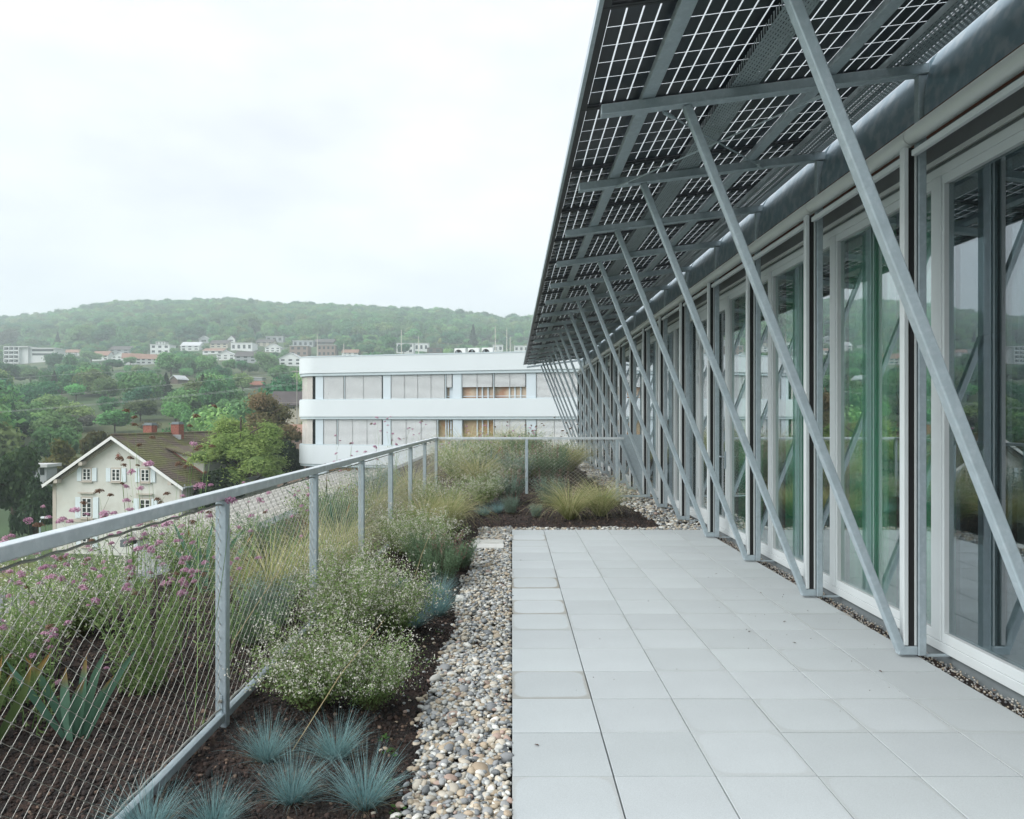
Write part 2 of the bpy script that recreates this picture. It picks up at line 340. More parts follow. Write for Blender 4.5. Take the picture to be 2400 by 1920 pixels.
# ------------------------------------------------------------------ paving
def tile_mat(name, stain, amount):
    m = M(name, (.49, .532, .543), rough=.8, var=.05, scale=1.6, bump=.08, bscale=260, rnd=.05, spec=.3)
    n, l = m.node_tree.nodes, m.node_tree.links; b = n['Principled BSDF']; src = b.inputs['Base Color'].links[0].from_socket
    t = n.new('ShaderNodeTexCoord'); sp = n.new('ShaderNodeSeparateXYZ'); l.new(t.outputs['Object'], sp.inputs[0])
    def math_(op, a, b_=None, clamp=False):
        q = n.new('ShaderNodeMath'); q.operation = op; q.use_clamp = clamp
        for i, v in enumerate((a, b_)):
            if v is None: continue
            if isinstance(v, (int, float)): q.inputs[i].default_value = v
            else: l.new(v, q.inputs[i])
        return q.outputs[0]
    # superellipse distance to the middle: a rounded dry field with damp, tan borders
    ax = math_('POWER', math_('ABSOLUTE', math_('MULTIPLY', sp.outputs['X'], 4.0)), 6); ay = math_('POWER', math_('ABSOLUTE', math_('MULTIPLY', math_('ADD', sp.outputs['Y'], -.008), 4.0)), 6)
    r = math_('POWER', math_('ADD', ax, ay), 1/6)
    nn = n.new('ShaderNodeTexNoise'); nn.inputs['Scale'].default_value = 5; nn.inputs['Detail'].default_value = 5
    oi = n.new('ShaderNodeObjectInfo'); va = n.new('ShaderNodeVectorMath'); l.new(t.outputs['Object'], va.inputs[0])
    cb = n.new('ShaderNodeCombineXYZ'); l.new(math_('MULTIPLY', oi.outputs['Random'], 40), cb.inputs[0]); l.new(cb.outputs[0], va.inputs[1]); l.new(va.outputs[0], nn.inputs['Vector'])
    r2 = math_('ADD', r, math_('MULTIPLY', math_('ADD', nn.outputs['Fac'], -.5), .16))
    mr = n.new('ShaderNodeMapRange'); mr.interpolation_type = 'SMOOTHSTEP'; mr.inputs['From Min'].default_value = .885; mr.inputs['From Max'].default_value = .965
    l.new(r2, mr.inputs['Value'])
    f3 = math_('FRACT', math_('MULTIPLY', oi.outputs['Random'], 13.7))
    f = math_('MULTIPLY', mr.outputs['Result'], math_('MULTIPLY', math_('MULTIPLY', math_('ADD', f3, -.3, True), 1.4), amount), True)
    mx_ = n.new('ShaderNodeMix'); mx_.data_type = 'RGBA'; l.new(f, mx_.inputs['Factor']); l.new(src, mx_.inputs['A']); mx_.inputs['B'].default_value = (*stain, 1)
    # speckle of fine grit
    gr = n.new('ShaderNodeTexNoise'); gr.inputs['Scale'].default_value = 190; gr.inputs['Detail'].default_value = 2; l.new(t.outputs['Object'], gr.inputs['Vector'])
    g2 = n.new('ShaderNodeMapRange'); g2.inputs['From Min'].default_value = .3; g2.inputs['From Max'].default_value = .7; g2.inputs['To Min'].default_value = .92; g2.inputs['To Max'].default_value = 1.07
    l.new(gr.outputs['Fac'], g2.inputs['Value']); sc = n.new('ShaderNodeVectorMath'); sc.operation = 'SCALE'; l.new(mx_.outputs['Result'], sc.inputs[0]); l.new(g2.outputs['Result'], sc.inputs['Scale'])
    l.new(sc.outputs[0], b.inputs['Base Color'])
    return m
MT['tile'] = tile_mat('concrete_tile', (.35, .37, .355), .35); MT['tile_stained'] = tile_mat('concrete_tile_damp_edges', (.30, .285, .24), 1.0)
MT['bedding'] = M('sand_bedding', (.05, .047, .042), rough=.95, var=.3, scale=30)
pav = box('paving', MT['bedding'], None, -.0, 3.01, -.9, PAVE_Y1 - .005, -.085, -.052); tag(pav, kind='structure')
rr = random.Random(3)
tmesh = MB().box(-.2468, .2468, -.2468, .2468, -.025, .025).mesh('paving_tile', MT['tile'], .0016, 1)
tmesh2 = tmesh.copy(); tmesh2.materials.clear(); tmesh2.materials.append(MT['tile_stained'])
for iy in range(-3, 22):
    for ix in range(6):
        yy = PAVE_Y1 - .25 - .5 * iy
        if yy < -.4: continue
        o = obj('paving_tile', tmesh2 if ix == 0 else tmesh, pav, (.25 + .5 * ix - (.0012 if ix == 0 else 0) + rr.uniform(-.0012, .0012), yy, -.025 + rr.uniform(-.0016, .0012)), (rr.uniform(-.002, .002), rr.uniform(-.002, .002), rr.uniform(-.002, .002))) if iy >= 0 else None

# ------------------------------------------------------------------ pebbles
PEB = 1.35 * np.array([[.42,.42,.39],[.30,.31,.31],[.21,.22,.225],[.46,.41,.33],[.36,.30,.22],[.55,.54,.50],[.32,.26,.19],[.32,.24,.20],[.14,.15,.155],[.40,.37,.31]])
PP = np.array([.17,.15,.12,.15,.10,.12,.05,.03,.04,.07])
MT['pebble'] = M('river_pebble', (0, 0, 0), tint=True, rough=.62, var=.14, scale=45, second=None, spec=.35)
def pebble_field(n, xr, yr, size):
    x = rng.uniform(*xr, n); y = rng.uniform(*yr, n); k = pebble_zone(x, y); x, y = x[k], y[k]; n = len(x)
    s = rng.lognormal(math.log(size), .34, n)
    S = np.stack([s, s * rng.uniform(.6, .85, n), s * rng.uniform(.38, .62, n)], -1)
    z = -.045 + rng.uniform(0, .045, n) ** 1.0 + .004
    C = PEB[rng.choice(10, n, p=PP/PP.sum())] * rng.uniform(.78, 1.10, (n, 1)) * np.array([.95, .98, 1.0])
    return np.stack([x, y, z], -1), rotmats(rng, n, .5), S, C
base_pebs = []
for k in range(6):
    V0, F0 = ico(2); V0 = V0 * (1 + .10 * np.sin(V0[:, [1, 2, 0]] * 2.1 + k * 1.7)) ; base_pebs.append((V0, F0))
P1 = pebble_field(6600, (-.62, -.012), (2.9, 5.6), .0158)
P2 = pebble_field(7200, (-.62, -.012), (5.6, 12.0), .0195)
P3 = pebble_field(1800, (-.1, 3.2), (11.6, 12.0), .019)
P4 = pebble_field(7000, (2.1, 3.2), (11.7, 33), .028)
ps = empty('pebble_strip', (0, 0, 0)); ps['kind'] = 'structure'
score = P1[2][:, 0] / P1[0][:, 1] ** 1.2 * (P1[0][:, 2] > -.024) * (P1[0][:, 1] > 3.15)
top = np.argsort(-score)[:290]; rest = np.setdiff1d(np.arange(len(score)), top)
pm_cache = {}
for j, i in enumerate(top):
    key = (j % 6, int(rng.integers(0, 10)))
    if key not in pm_cache:
        V0, F0 = base_pebs[key[0]]; pm_cache[key] = mesh_np('pebble', V0, F0, MT['pebble'], np.repeat(PEB[key[1]][None] * rng.uniform(.85, 1.15), len(V0), 0), True)
    o = bpy.data.objects.new('pebble', pm_cache[key]); Rm = Matrix(P1[1][i].tolist())
    o.matrix_world = Matrix.Translation(P1[0][i].tolist()) @ Rm.to_4x4() @ Matrix.Diagonal((*P1[2][i].tolist(), 1)); link(o, ps)
parts = []
for k in range(4):
    idx = rest[k::4]; parts.append(scatter(*base_pebs[k], P1[0][idx], P1[1][idx], P1[2][idx], P1[3][idx]))
V1, F1 = ico(1)
V1 = V1 * (1 + .12 * np.sin(V1[:, [1, 2, 0]] * 2.1))
for Pn in (P2, P3, P4): parts.append(scatter(V1, F1, *Pn))
# finer grit in the slot along the glazing
n = 2600; gx = rng.uniform(3.035, 3.23, n); gy = rng.uniform(2.5, 11.8, n); s = rng.uniform(.005, .011, n)
parts.append(scatter(V1, F1, np.stack([gx, gy, np.full(n, -.066) + rng.uniform(0, .015, n)], -1), rotmats(rng, n), np.stack([s, s*.8, s*.7], -1), PEB[rng.choice(10, n, p=PP/PP.sum())] * .8))
# a few pebbles strayed onto the soil
n = 70; gx = -.55 - np.abs(rng.normal(0, .10, n)); gy = rng.uniform(3.1, 10, n); s = rng.uniform(.009, .018, n)
parts.append(scatter(*base_pebs[1], np.stack([gx, gy, soil_z(gx, gy) + s * .4], -1), rotmats(rng, n, .4), np.stack([s, s*.8, s*.55], -1), PEB[rng.choice(10, n)]))
Gp = cat(parts)
tag(obj('loose_pebbles', mesh_np('loose_pebbles', Gp[0], Gp[1], MT['pebble'], Gp[2], True), ps), 'multicoloured rounded pebbles too many to count', kind='stuff')

# ------------------------------------------------------------------ glazed pavilion
BAY, Y0 = 1.80, 5.43                    # frame k stands at Y0 + k * BAY
KS = list(range(-2, 16))
def fy(k): return Y0 + k * BAY
pv = empty('glass_pavilion', (3.2, 14, 0)); tag(pv, 'long one storey glazed pavilion with pale aluminium frames beside the paved terrace', 'building')
def pbox(name, mat, x0, x1, y0, y1, z0, z1, bevel=0, parent=None, kind=None):
    o = MB().box(x0-3.2, x1-3.2, y0-14, y1-14, z0, z1).build(name, MT[mat], parent or pv, bevel)
    if kind: o['kind'] = kind
    return o
YA, YB = fy(-2) + .127, fy(15) + .127
pbox('plinth', 'plinth', 3.24, 3.5, YA, YB, -.2, .014)
pbox('bottom_rail', 'white_frame', 3.20, 3.30, YA, YB, .016, .085, .003)
pbox('head_rail', 'white_frame', 3.205, 3.30, YA, YB, 3.57, 3.64, .003)
pbox('head_groove', 'headdark', 3.235, 3.30, YA, YB, 3.642, 3.678)
pbox('head_cover', 'tube', 3.21, 3.30, YA, YB, 3.680, 3.717, .003)
pbox('head_panel', 'headdark', 3.245, 3.32, YA, YB, 3.719, 3.95)
pbox('soffit_board', 'brown', 2.99, 3.24, YA, YB, 3.935, 3.95)
pbox('roof_slab', 'render_wall', 3.3, 12, YA - 2, YB, 3.96, 4.33)
pbox('added_upstand', 'pvframe', 3.6, 3.62, YA, YB, 4.331, 4.46)  # added to block sky seen over the fascia, then set low behind it
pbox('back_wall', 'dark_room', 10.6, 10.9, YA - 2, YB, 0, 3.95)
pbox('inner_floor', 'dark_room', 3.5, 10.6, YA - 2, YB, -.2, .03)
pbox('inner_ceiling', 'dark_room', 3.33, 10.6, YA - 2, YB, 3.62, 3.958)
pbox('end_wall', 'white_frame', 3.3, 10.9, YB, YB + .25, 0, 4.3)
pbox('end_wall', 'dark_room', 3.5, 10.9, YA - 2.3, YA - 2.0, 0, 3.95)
for k in (-1, 2, 5, 8, 11): pbox('inner_column', 'plinth', 6.4, 6.7, fy(k), fy(k) + .3, .03, 3.62)
DOORS = (3, 9)
tube_me = MB().tube([(0, -BAY/2 + .004, 0), (0, BAY/2 - .004, 0)], .062, 20).mesh('screen_cassette', MT['tube'])
bar_me = MB().box(-.02, .02, -BAY/2 + .05, BAY/2 - .05, -.022, .022).mesh('screen_bottom_bar', MT['white_frame'], .004)
fas = [(.0, 3.955), (.0, 4.03)] + [(.21 - .21 * math.cos(a), 4.03 + .46 * math.sin(a)) for a in np.linspace(.12, math.pi/2, 14)] + [(.21, 3.955)]
fas_me = MB().prism(fas, -BAY/2 + .045, BAY/2 - .045, 'y', True).mesh('fascia', MT['galv_smooth'])
mull_me = MB().box(0, .11, -.055, .055, .088, 3.568).mesh('mullion', MT['white_frame'], .003)
gw_me = MB().box(2.872, 2.906, -.032, .032, .09, 3.74).mesh('guide_rail', MT['white_frame'], .003)
gb_me = MB().box(2.907, 2.951, -.024, .028, .086, 3.74).mesh('guide_channel', MT['black'])
gn_me = MB().box(2.952, 2.965, -.03, .03, .09, 3.74).mesh('guide_strip', MT['white_frame'])
for k in KS:
    y = fy(k) - 14
    obj('guide_rail', gw_me, pv, (-3.2, y, 0)); obj('guide_channel', gb_me, pv, (-3.2, y, 0)); obj('guide_strip', gn_me, pv, (-3.2, y, 0))
    if k == -2: continue
    ym = fy(k) - BAY/2 - 14
    obj('screen_cassette', tube_me, pv, (2.945 - 3.2, ym, 3.832)); obj('screen_bottom_bar', bar_me, pv, (2.935 - 3.2, ym, 3.69)); obj('fascia', fas_me, pv, (3.012 - 3.2, ym, 0))
for k in KS:
    y = fy(k) + .127
    obj('mullion', mull_me, pv, (0, y - 14, 0))
    if k == KS[-1]: continue
    y0, y1 = y + .056, y + BAY - .056
    # sash: four members and the pane; the door bays have wider members and a leaf
    dr = k in DOORS; sw = .085 if dr else .03; br = .24 if dr else .158
    tone = 'pane_dark' if k < 0 else 'pane'
    sash = MB().box(.008, .085, y0-14, y1-14, .087, br).build('door_leaf' if dr else 'sash', MT['white_frame'], pv, .002)
    for nm, b in (('sash_head', (y0, y1, 3.40 if dr else 3.50, 3.567)), ('sash_side', (y0, y0 + sw, br + .001, 3.399 if dr else 3.499)), ('sash_side', (y1 - sw, y1, br + .001, 3.399 if dr else 3.499))):
        MB().box(.010, .085, b[0]-14, b[1]-14, b[2], b[3]).build(nm, MT['white_frame'], sash)
    if dr:
        for zz in (.42, 2.35, 2.62, 2.95): MB().box(-.022, .006, y1-.02-14, y1+.02-14, zz, zz+.14).build('hinge', MT['white_frame'], sash, .004)
        hd = MB().box(-.012, .008, y0+.03-14, y0+.06-14, 1.0, 1.26); hd.tube([(-.005, y0+.045-14, 1.18), (-.06, y0+.045-14, 1.18), (-.062, y0+.16-14, 1.18)], .010, 8); hd.build('handle', MT['galv'], sash)
    MB().box(.045, .069, y0 + sw + .001-14, y1 - sw - .001-14, br + .001, (3.40 if dr else 3.50) - .001).build('pane', MT[tone], pv)

# curtains inside
def curtain(y0, y1, x, mat, label, seed):
    r = np.random.default_rng(seed); n = int((y1 - y0) / .012); yy = np.linspace(y0, y1, n)
    xx = x + .045 * np.sin((yy - y0) * 62 + r.uniform(0, 6)) + .02 * np.sin((yy - y0) * 23 + 1); zs = np.linspace(.04, 3.60, 6)
    V = np.stack([np.stack([xx + (3.6 - z) * .004 * np.sin(yy * 40), yy, np.full(n, z)], -1) for z in zs])
    e = empty('curtain', (x, (y0 + y1) / 2, .04)); tag(e, label, 'curtain', 'curtains behind the glazing')
    V2 = V - np.array([x, (y0 + y1) / 2, .04])
    o = obj('cloth', mesh_np('cloth', V2, grid_faces(len(zs), n), mat, smooth=True), e); md = o.modifiers.new('s', 'SOLIDIFY'); md.thickness = .003
    MB().box(-.03, .03, -(y1-y0)/2, (y1-y0)/2, 3.56, 3.579).build('curtain_track', MT['galv'], e)
for i, (a, b, w) in enumerate(((6.55, 7.30, 'second'), (5.70, 6.10, 'first'), (8.2, 9.08, 'third'), (10.05, 10.9, 'door'), (14.5, 15.3, 'fifth'), (16.4, 17.2, 'far'))):
    lab = ['green translucent curtain gathered behind the second glass bay', 'narrow strip of green curtain behind the first foot', 'green curtain behind the glass bay before the door', 'narrow green curtain beside the glazed door',
           'green curtain in the bay beyond the glazed door', 'green curtain in the bay level with the cross railing'][i]
    curtain(a, b, 3.385, MT['curtain'], lab, 40 + i)
curtain(4.72, 5.0, 3.52, MT['curtain_grey'], 'dark grey curtain behind the nearest glass bay', 60)

# ------------------------------------------------------------------ solar canopy
SL = .128
def zp(x): return 4.10 + SL * (x - .52)           # underside of the panels
cn = empty('solar_canopy', (3.0, 14, 0)); tag(cn, 'galvanised steel canopy with leaning struts and glass solar panels along the pavilion', 'canopy')
def cobj(name, me, x=0, y=0, z=0, rot=(0,0,0), parent=None): return obj(name, me, parent or cn, (x - 3.0, y - 14, z) if parent is None else (x, y, z), rot)
w = .062
# strut: from under the beam down to the foot
tx, tz, bx_, bz = 1.287, zp(1.287) - .142, 2.862, .052
dx, dz = bx_ - tx, bz - tz; L_ = math.hypot(dx, dz); nx, nz_ = -dz / L_, dx / L_
br_poly = [(tx - nx*w/2, tz - nz_*w/2), (tx + nx*w/2, tz + nz_*w/2), (bx_ + nx*w/2, bz + nz_*w/2), (bx_ - nx*w/2 , bz - nz_*w/2)]
brace_me = MB().prism(br_poly, -w/2, w/2, 'y').mesh('strut', MT['galv'], .009, 3)
foot_me = MB().box(2.836, 2.977, -w/2 + .001, w/2 - .001, .019, .083).mesh('foot_bar', MT['galv'], .009, 3)
post_me = MB().box(2.978, 3.040, -w/2, w/2, .012, zp(3.0) - .144).mesh('post', MT['galv'], .007, 2)
tie_me = MB().box(3.041, 3.235, -.02, .02, .004, .014).mesh('wall_tie', MT['galv'])
def slab_poly(x0, x1, up, dn): return [(x0, zp(x0) - dn), (x1, zp(x1) - dn), (x1, zp(x1) - up), (x0, zp(x0) - up)]
_b = MB().prism(slab_poly(.655, 3.06, .062, .128), -.034, .034, 'y'); _b.prism(slab_poly(.655, 3.06, .129, .141), -.045, .045, 'y')
beam_me = _b.mesh('beam', MT['galv'], .004)
brk_me = MB().box(3.041, 3.10, -.05, .05, 4.02, 4.18).box(3.041, 3.052, -.075, -.0505, 4.0, 4.2).mesh('wall_bracket', MT['galv'])
for k in KS:
    y = fy(k)
    cobj('strut', brace_me, 0, y); cobj('foot_bar', foot_me, 0, y); cobj('post', post_me, 0, y); cobj('wall_tie', tie_me, 0, y); cobj('beam', beam_me, 0, y); cobj('wall_bracket', brk_me, 0, y)
YC0, YC1 = 1.42, 32.22
for x in (1.0, 2.33):
    m = MB().prism([(x - .05, zp(x - .05) - .060), (x + .05, zp(x + .05) - .060), (x + .05, zp(x + .05) - .004), (x - .05, zp(x - .05) - .004)], YC0 - 14, YC1 - 14, 'y')
    o = m.build('purlin', MT['galv'], cn, .004); o.location = (-3.0, 0, 0)
# perforated cable trays
def tray_mat():
    m = M('perforated_tray', (.36, .42, .44), rough=.45, metal=.5, var=.12, scale=8); n, l = m.node_tree.nodes, m.node_tree.links
    t = n.new('ShaderNodeTexCoord'); br = n.new('ShaderNodeTexBrick'); br.offset = .5
    mpn = n.new('ShaderNodeMapping'); mpn.inputs['Rotation'].default_value = (0, 0, math.pi/2); l.new(t.outputs['Object'], mpn.inputs['Vector']); l.new(mpn.outputs[0], br.inputs['Vector'])
    br.inputs['Scale'].default_value = 1; br.inputs['Brick Width'].default_value = .045; br.inputs['Row Height'].default_value = .024; br.inputs['Mortar Size'].default_value = .0085; br.inputs['Mortar Smooth'].default_value = 0
    tr = n.new('ShaderNodeBsdfTransparent'); ms = n.new('ShaderNodeMixShader'); l.new(br.outputs['Fac'], ms.inputs['Fac']); l.new(tr.outputs[0], ms.inputs[1]); l.new(n['Principled BSDF'].outputs[0], ms.inputs[2])
    l.new(ms.outputs[0], n['Material Output'].inputs['Surface']); return m
MT['tray'] = tray_mat()
for x, wd in ((1.70, .21), (2.885, .285)):
    m = MB(); a, b = x - wd/2, x + wd/2
    for p in ([(a, zp(a) - .061), (b, zp(b) - .061), (b, zp(b) - .059), (a, zp(a) - .059)], [(a - .002, zp(a) - .061), (a, zp(a) - .061), (a, zp(a) - .006), (a - .002, zp(a) - .006)], [(b, zp(b) - .061), (b + .002, zp(b) - .061), (b + .002, zp(b) - .006), (b, zp(b) - .006)]):
        m.prism(p, YC0 - 14, YC1 - 14, 'y')
    o = m.build('cable_tray', MT['tray'], cn); o.location = (-3.0, 0, 0)
    cb = MB()
    for q in (-.04, .0, .045):
        cb.tube([(x + q + .012 * math.sin(yy * 1.3 + q * 90), yy - 14, zp(x + q) - .05) for yy in np.arange(YC0, YC1, .7)], .009, 6)
    cb.build('cable', MT['black'], cn).location = (-3.0, 0, 0)
# tie rods
for k in (0, 5, 10):
    for (xa, ya, xb, yb) in ((1.12, fy(k) + .03, 2.45, fy(k+1) - .05), (1.02, fy(k+1) - .03, 2.38, fy(k) + .06)):
        z_a, z_b = zp(xa) - .15, zp(xb) - .15
        A, B = Vector((xa, ya - 14, z_a)), Vector((xb, yb - 14, z_b)); d = (B - A).normalized()
        m = MB().tube([A, B], .007, 8).tube([A + d*.02, A + d*.16], .016, 8).tube([B - d*.16, B - d*.02], .016, 8)
        m.build('tie_rod', MT['galv'], cn).location = (-3.0, 0, 0)
# panels: a dark frame each, the cells behind glass with clear gaps
PITCH, YP0 = 1.40, 1.42
XP0, XP1 = .52, 2.86
ang = math.atan(SL); ca_ = math.cos(ang); LX = (XP1 - XP0) / ca_
cy_, cx_ = 1.346 / 6, (LX - .104 - .045) / 22
cell_me = MB().box(-(cx_-.0115)/2, (cx_-.0115)/2, -(cy_-.0115)/2, (cy_-.0115)/2, -.001, .001).mesh('solar_cell', MT['cell'])
fr = MB(); W = 1.396
fr.box(0, LX, 0, .022, 0, .035).box(0, LX, W - .022, W, 0, .035).box(0, .047, .022, W - .022, 0, .035).box(LX - .047, LX, .022, W - .022, 0, .035)
fr.box(LX/2 - .02, LX/2 + .02, .022, W - .022, .012, .02)
frame_me = fr.mesh('solar_panel', MT['pvframe'])
glass_me = MB().box(.0475, LX - .0475, .022, W - .022, .022, .027).mesh('glass', MT['pvglass'])
jb_me = MB().box(LX/2 - .03, LX/2 + .03, .3, .38, -.006, .011).mesh('junction_box', MT['pvframe'])
def cell_pos():
    out = []
    for i in range(22):
        x = .052 + cx_ * (i + .5) + (.045 if i >= 11 else 0)
        for j in range(6): out.append((x, .0275 + cy_ * (j + .5), .0195))
    return out
CP = cell_pos(); far_cells = []
npan = int(round((YC1 - YP0) / PITCH))
for i in range(npan):
    y = YP0 + PITCH * i
    p = cobj('solar_panel', frame_me, XP0, y, zp(XP0), (0, -ang, 0))
    obj('glass', glass_me, p)
    if i < 5: obj('junction_box', jb_me, p)
    if i in (2, 3):
        for c in CP: obj('solar_cell', cell_me, p, c)
    else:
        for c in CP: far_cells.append((XP0 - 3 + c[0]*ca_ - c[2]*math.sin(ang), y - 14 + c[1], zp(XP0) + c[0]*math.sin(ang) + c[2]*ca_))
bv = np.array([v.co[:] for v in cell_me.vertices]); bf = np.array([list(f.vertices) for f in cell_me.polygons])
Rm = np.array(Matrix.Rotation(-ang, 3, 'Y')); fcp = np.array(far_cells)
Vf, Ff, _ = scatter(bv, bf, fcp, np.repeat(Rm[None], len(fcp), 0), np.ones((len(fcp), 3)), np.zeros((len(fcp), 3)))
o = obj('solar_cells', mesh_np('solar_cells', Vf, Ff, MT['cell']), cn); o['kind'] = 'stuff'
# clear outer edge strip
m = MB().box(XP0 - .03 - 3, XP0 - .004 - 3, YC0 - 14, YC1 - 14, zp(XP0) - .012, zp(XP0) + .05).build('edge_strip', MT['galv'], cn)
# closing plate of the cross railing: fills the foot triangle of the frame there
yk = fy(6); m = MB().prism([(2.84, .10), (2.974, .10), (2.974, 1.40), (2.37, 1.40)], -.004, .004, 'y')
cp = m.build('closing_plate', MT['galv'], cn); cp.location = (-3.0, yk - 14, 0)

# ------------------------------------------------------------------ railing
FX, RZ, BZ = -1.60, 1.36, .138
rl = empty('railing', (FX, 9, 0)); tag(rl, 'galvanised railing with wire mesh infill round the planting bed', 'railing')
POSTS = [2.195, 4.075, 5.955, 7.835, 9.715, 11.60, 13.5]
CY = 15.55
def rb(name, x0, x1, y0, y1, z0, z1, bevel=.006, mat='galv', parent=None): return MB().box(x0-FX, x1-FX, y0-9, y1-9, z0, z1).build(name, MT[mat], parent or rl, bevel, 2)
rb('handrail', FX-.03, FX+.03, .4, CY+.03, RZ-.052, RZ, mat='galv_light')
rb('handrail', FX+.0302, 2.36, CY-.03, CY+.03, RZ-.052, RZ, mat='galv_light')
px_ = FX
for i, y in enumerate(POSTS + [CY]):
    p = rb('post', FX-.03, FX+.03, y-.03, y+.03, -.12, RZ-.0525)
    if i < 3:
        pl = rb('bolt_plate', FX-.005, FX+.012, y-.036, y-.0305, .11, .235, .001, 'galv')
        bt = MB().tube([(.004, y-.043-9, .205), (.004, y-.036-9, .205)], .011, 6); bt.tube([(.004, y-.050-9, .205), (.004, y-.043-9, .205)], .006, 8); bt.build('bolt', MT['stainless'], pl); 
for x in (.31, 2.22): rb('post', x-.03, x+.03, CY-.03, CY+.03, -.1, RZ-.0525)
ys_ = [.4] + POSTS + [CY]
for a, b in zip(ys_[:-1], ys_[1:]):
    rb('bottom_rail', FX-.012, FX+.028, a + (.031 if a > .5 else 0), b - .031, BZ-.045, BZ)
for a, b in ((FX, .31), (.31, 2.22), (2.22, 2.84)): rb('bottom_rail', a + .031, b - (.031 if b < 2.5 else 0), CY-.02, CY+.02, BZ-.045, BZ)
# wire mesh: zigzag strands that meet at ferrules
def wire_net(p0, p1, z0, z1, cw, ch, r, ferr=True):
    p0, p1 = np.array(p0), np.array(p1); L = np.linalg.norm(p1 - p0); d = (p1 - p0) / L; nn = np.array([-d[1], d[0]])
    ncol = int(L / (cw / 2)); nrow = int(round((z1 - z0) / (ch / 2))); hs = L / ncol; vs_ = (z1 - z0) / nrow
    A, B = [], []
    for j in range(nrow):
        i = np.arange(ncol + 1)
        a = np.where((i + j) % 2 == 0, 0, 1)          # strand i swings by half a cell at every row
        x0 = i * hs; sw = hs * .5
        xa = x0 + np.where((i + j) % 2 == 0, sw, -sw); xb = x0 + np.where((i + j + 1) % 2 == 0, sw, -sw)
        xa = np.clip(xa, 0, L); xb = np.clip(xb, 0, L)
        off = np.where(i % 2 == 0, r * .7, -r * .7)
        A.append(np.stack([p0[0] + d[0]*xa + nn[0]*off, p0[1] + d[1]*xa + nn[1]*off, np.full(ncol+1, z0 + j*vs_)], -1)); B.append(np.stack([p0[0] + d[0]*xb + nn[0]*off, p0[1] + d[1]*xb + nn[1]*off, np.full(ncol+1, z0 + (j+1)*vs_)], -1))
    A, B = np.concatenate(A), np.concatenate(B)
    def tubes(A, B, r, n=4):
        D = B - A; D /= np.linalg.norm(D, axis=1, keepdims=True)
        u = np.cross(D, np.array([nn[0], nn[1], 0])); u /= np.linalg.norm(u, axis=1, keepdims=True); v = np.cross(D, u)
        V = []
        for k in range(n):
            o_ = (u * math.cos(2*math.pi*k/n) + v * math.sin(2*math.pi*k/n)) * r
            V += [A + o_, B + o_]
        V = np.stack(V, 1); F0 = np.array([[2*k, 2*((k+1) % n), 2*((k+1) % n)+1, 2*k+1] for k in range(n)])
        return V.reshape(-1, 3), (F0[None] + (np.arange(len(A)) * 2*n)[:, None, None]).reshape(-1, 4)
    V, F = tubes(A, B, r)
    if ferr:
        Cc = A[(A[:, 2] > z0 + .001)][::1]; e = np.array([0, 0, .005]); V2, F2 = tubes(Cc - e, Cc + e, r * 1.9); F = np.concatenate([F, F2 + len(V)]); V = np.concatenate([V, V2])
    return V, F
for a, b in zip(ys_[:-1], ys_[1:]):
    if b < 2.0: continue
    V, F = wire_net((FX - .0, max(a + .035, 2.0) if a < 2 else a + .035), (FX - .0, b - .035), BZ + .03, RZ - .085, .100, .076, .0012, ferr=a < 6.5)
    o = obj('wire_mesh', mesh_np('wire_mesh', V - np.array([FX, 9, 0]), F, MT['stainless'], smooth=True), rl); o['kind'] = 'stuff'
for a, b in ((FX, .31), (.31, 2.22)):
    V, F = wire_net((a + .035, CY), (b - .035, CY), BZ + .03, RZ - .085, .100, .076, .0013, ferr=False)
    o = obj('wire_mesh', mesh_np('wire_mesh', V - np.array([FX, 9, 0]), F, MT['stainless'], smooth=True), rl); o['kind'] = 'stuff'
def rope(name, pts, r):
    MB().tube([(p[0]-FX, p[1]-9, p[2]) for p in pts], r, 8).build(name, MT['stainless'], rl)
for a, b in zip(ys_[:-1], ys_[1:]):
    if b < 2.2: continue
    for zz in (RZ - .078, BZ + .024):
        n = max(6, int((b - a) / .06))
        rope('edge_rope', [(FX + .004 * math.sin(i * 2.1), a + .03 + (b - a - .06) * i / n, zz + .003 * math.cos(i * 2.1)) for i in range(n + 1)], .0058)
for a, b in ((FX, .31), (.31, 2.22)):
    for zz in (RZ - .078, BZ + .024): rope('edge_rope', [(a + .03, CY, zz), (b - .03, CY, zz)], .005)

# ------------------------------------------------------------------ drain cover in the pebbles and leaves on the tiles
MT['white_sheet'] = M('white_sheet_metal', (.62, .63, .60), rough=.5, var=.08, scale=9)
dc = empty('drain_cover', (-.32, 10.2, .002)); tag(dc, 'white metal inspection cover with ribbed grate lying in the pebbles', 'drain cover')
MB().box(-.21, .21, -.30, .0, .0, .02).build('lid', MT['white_sheet'], dc, .004)
gr = MB().box(-.19, .20, .03, .30, .012, .02).build('grate', MT['white_sheet'], dc, .002)
for i in range(9): MB().box(-.185, .195, .045 + i*.029, .058 + i*.029, .021, .029).build('rib', MT['white_sheet'], gr)
MT['dead_leaf'] = M('dead_leaf', (.10, .06, .035), rough=.8, var=.3, scale=30, rnd=.3)
lv = MB().add([(-.012, 0, 0), (-.004, -.006, .003), (.007, -.004, .004), (.014, .001, .001), (.006, .006, .004), (-.005, .005, .002)], [(0, 1, 2, 3, 4, 5)]).mesh('fallen_leaf', MT['dead_leaf'])
rr = random.Random(11)
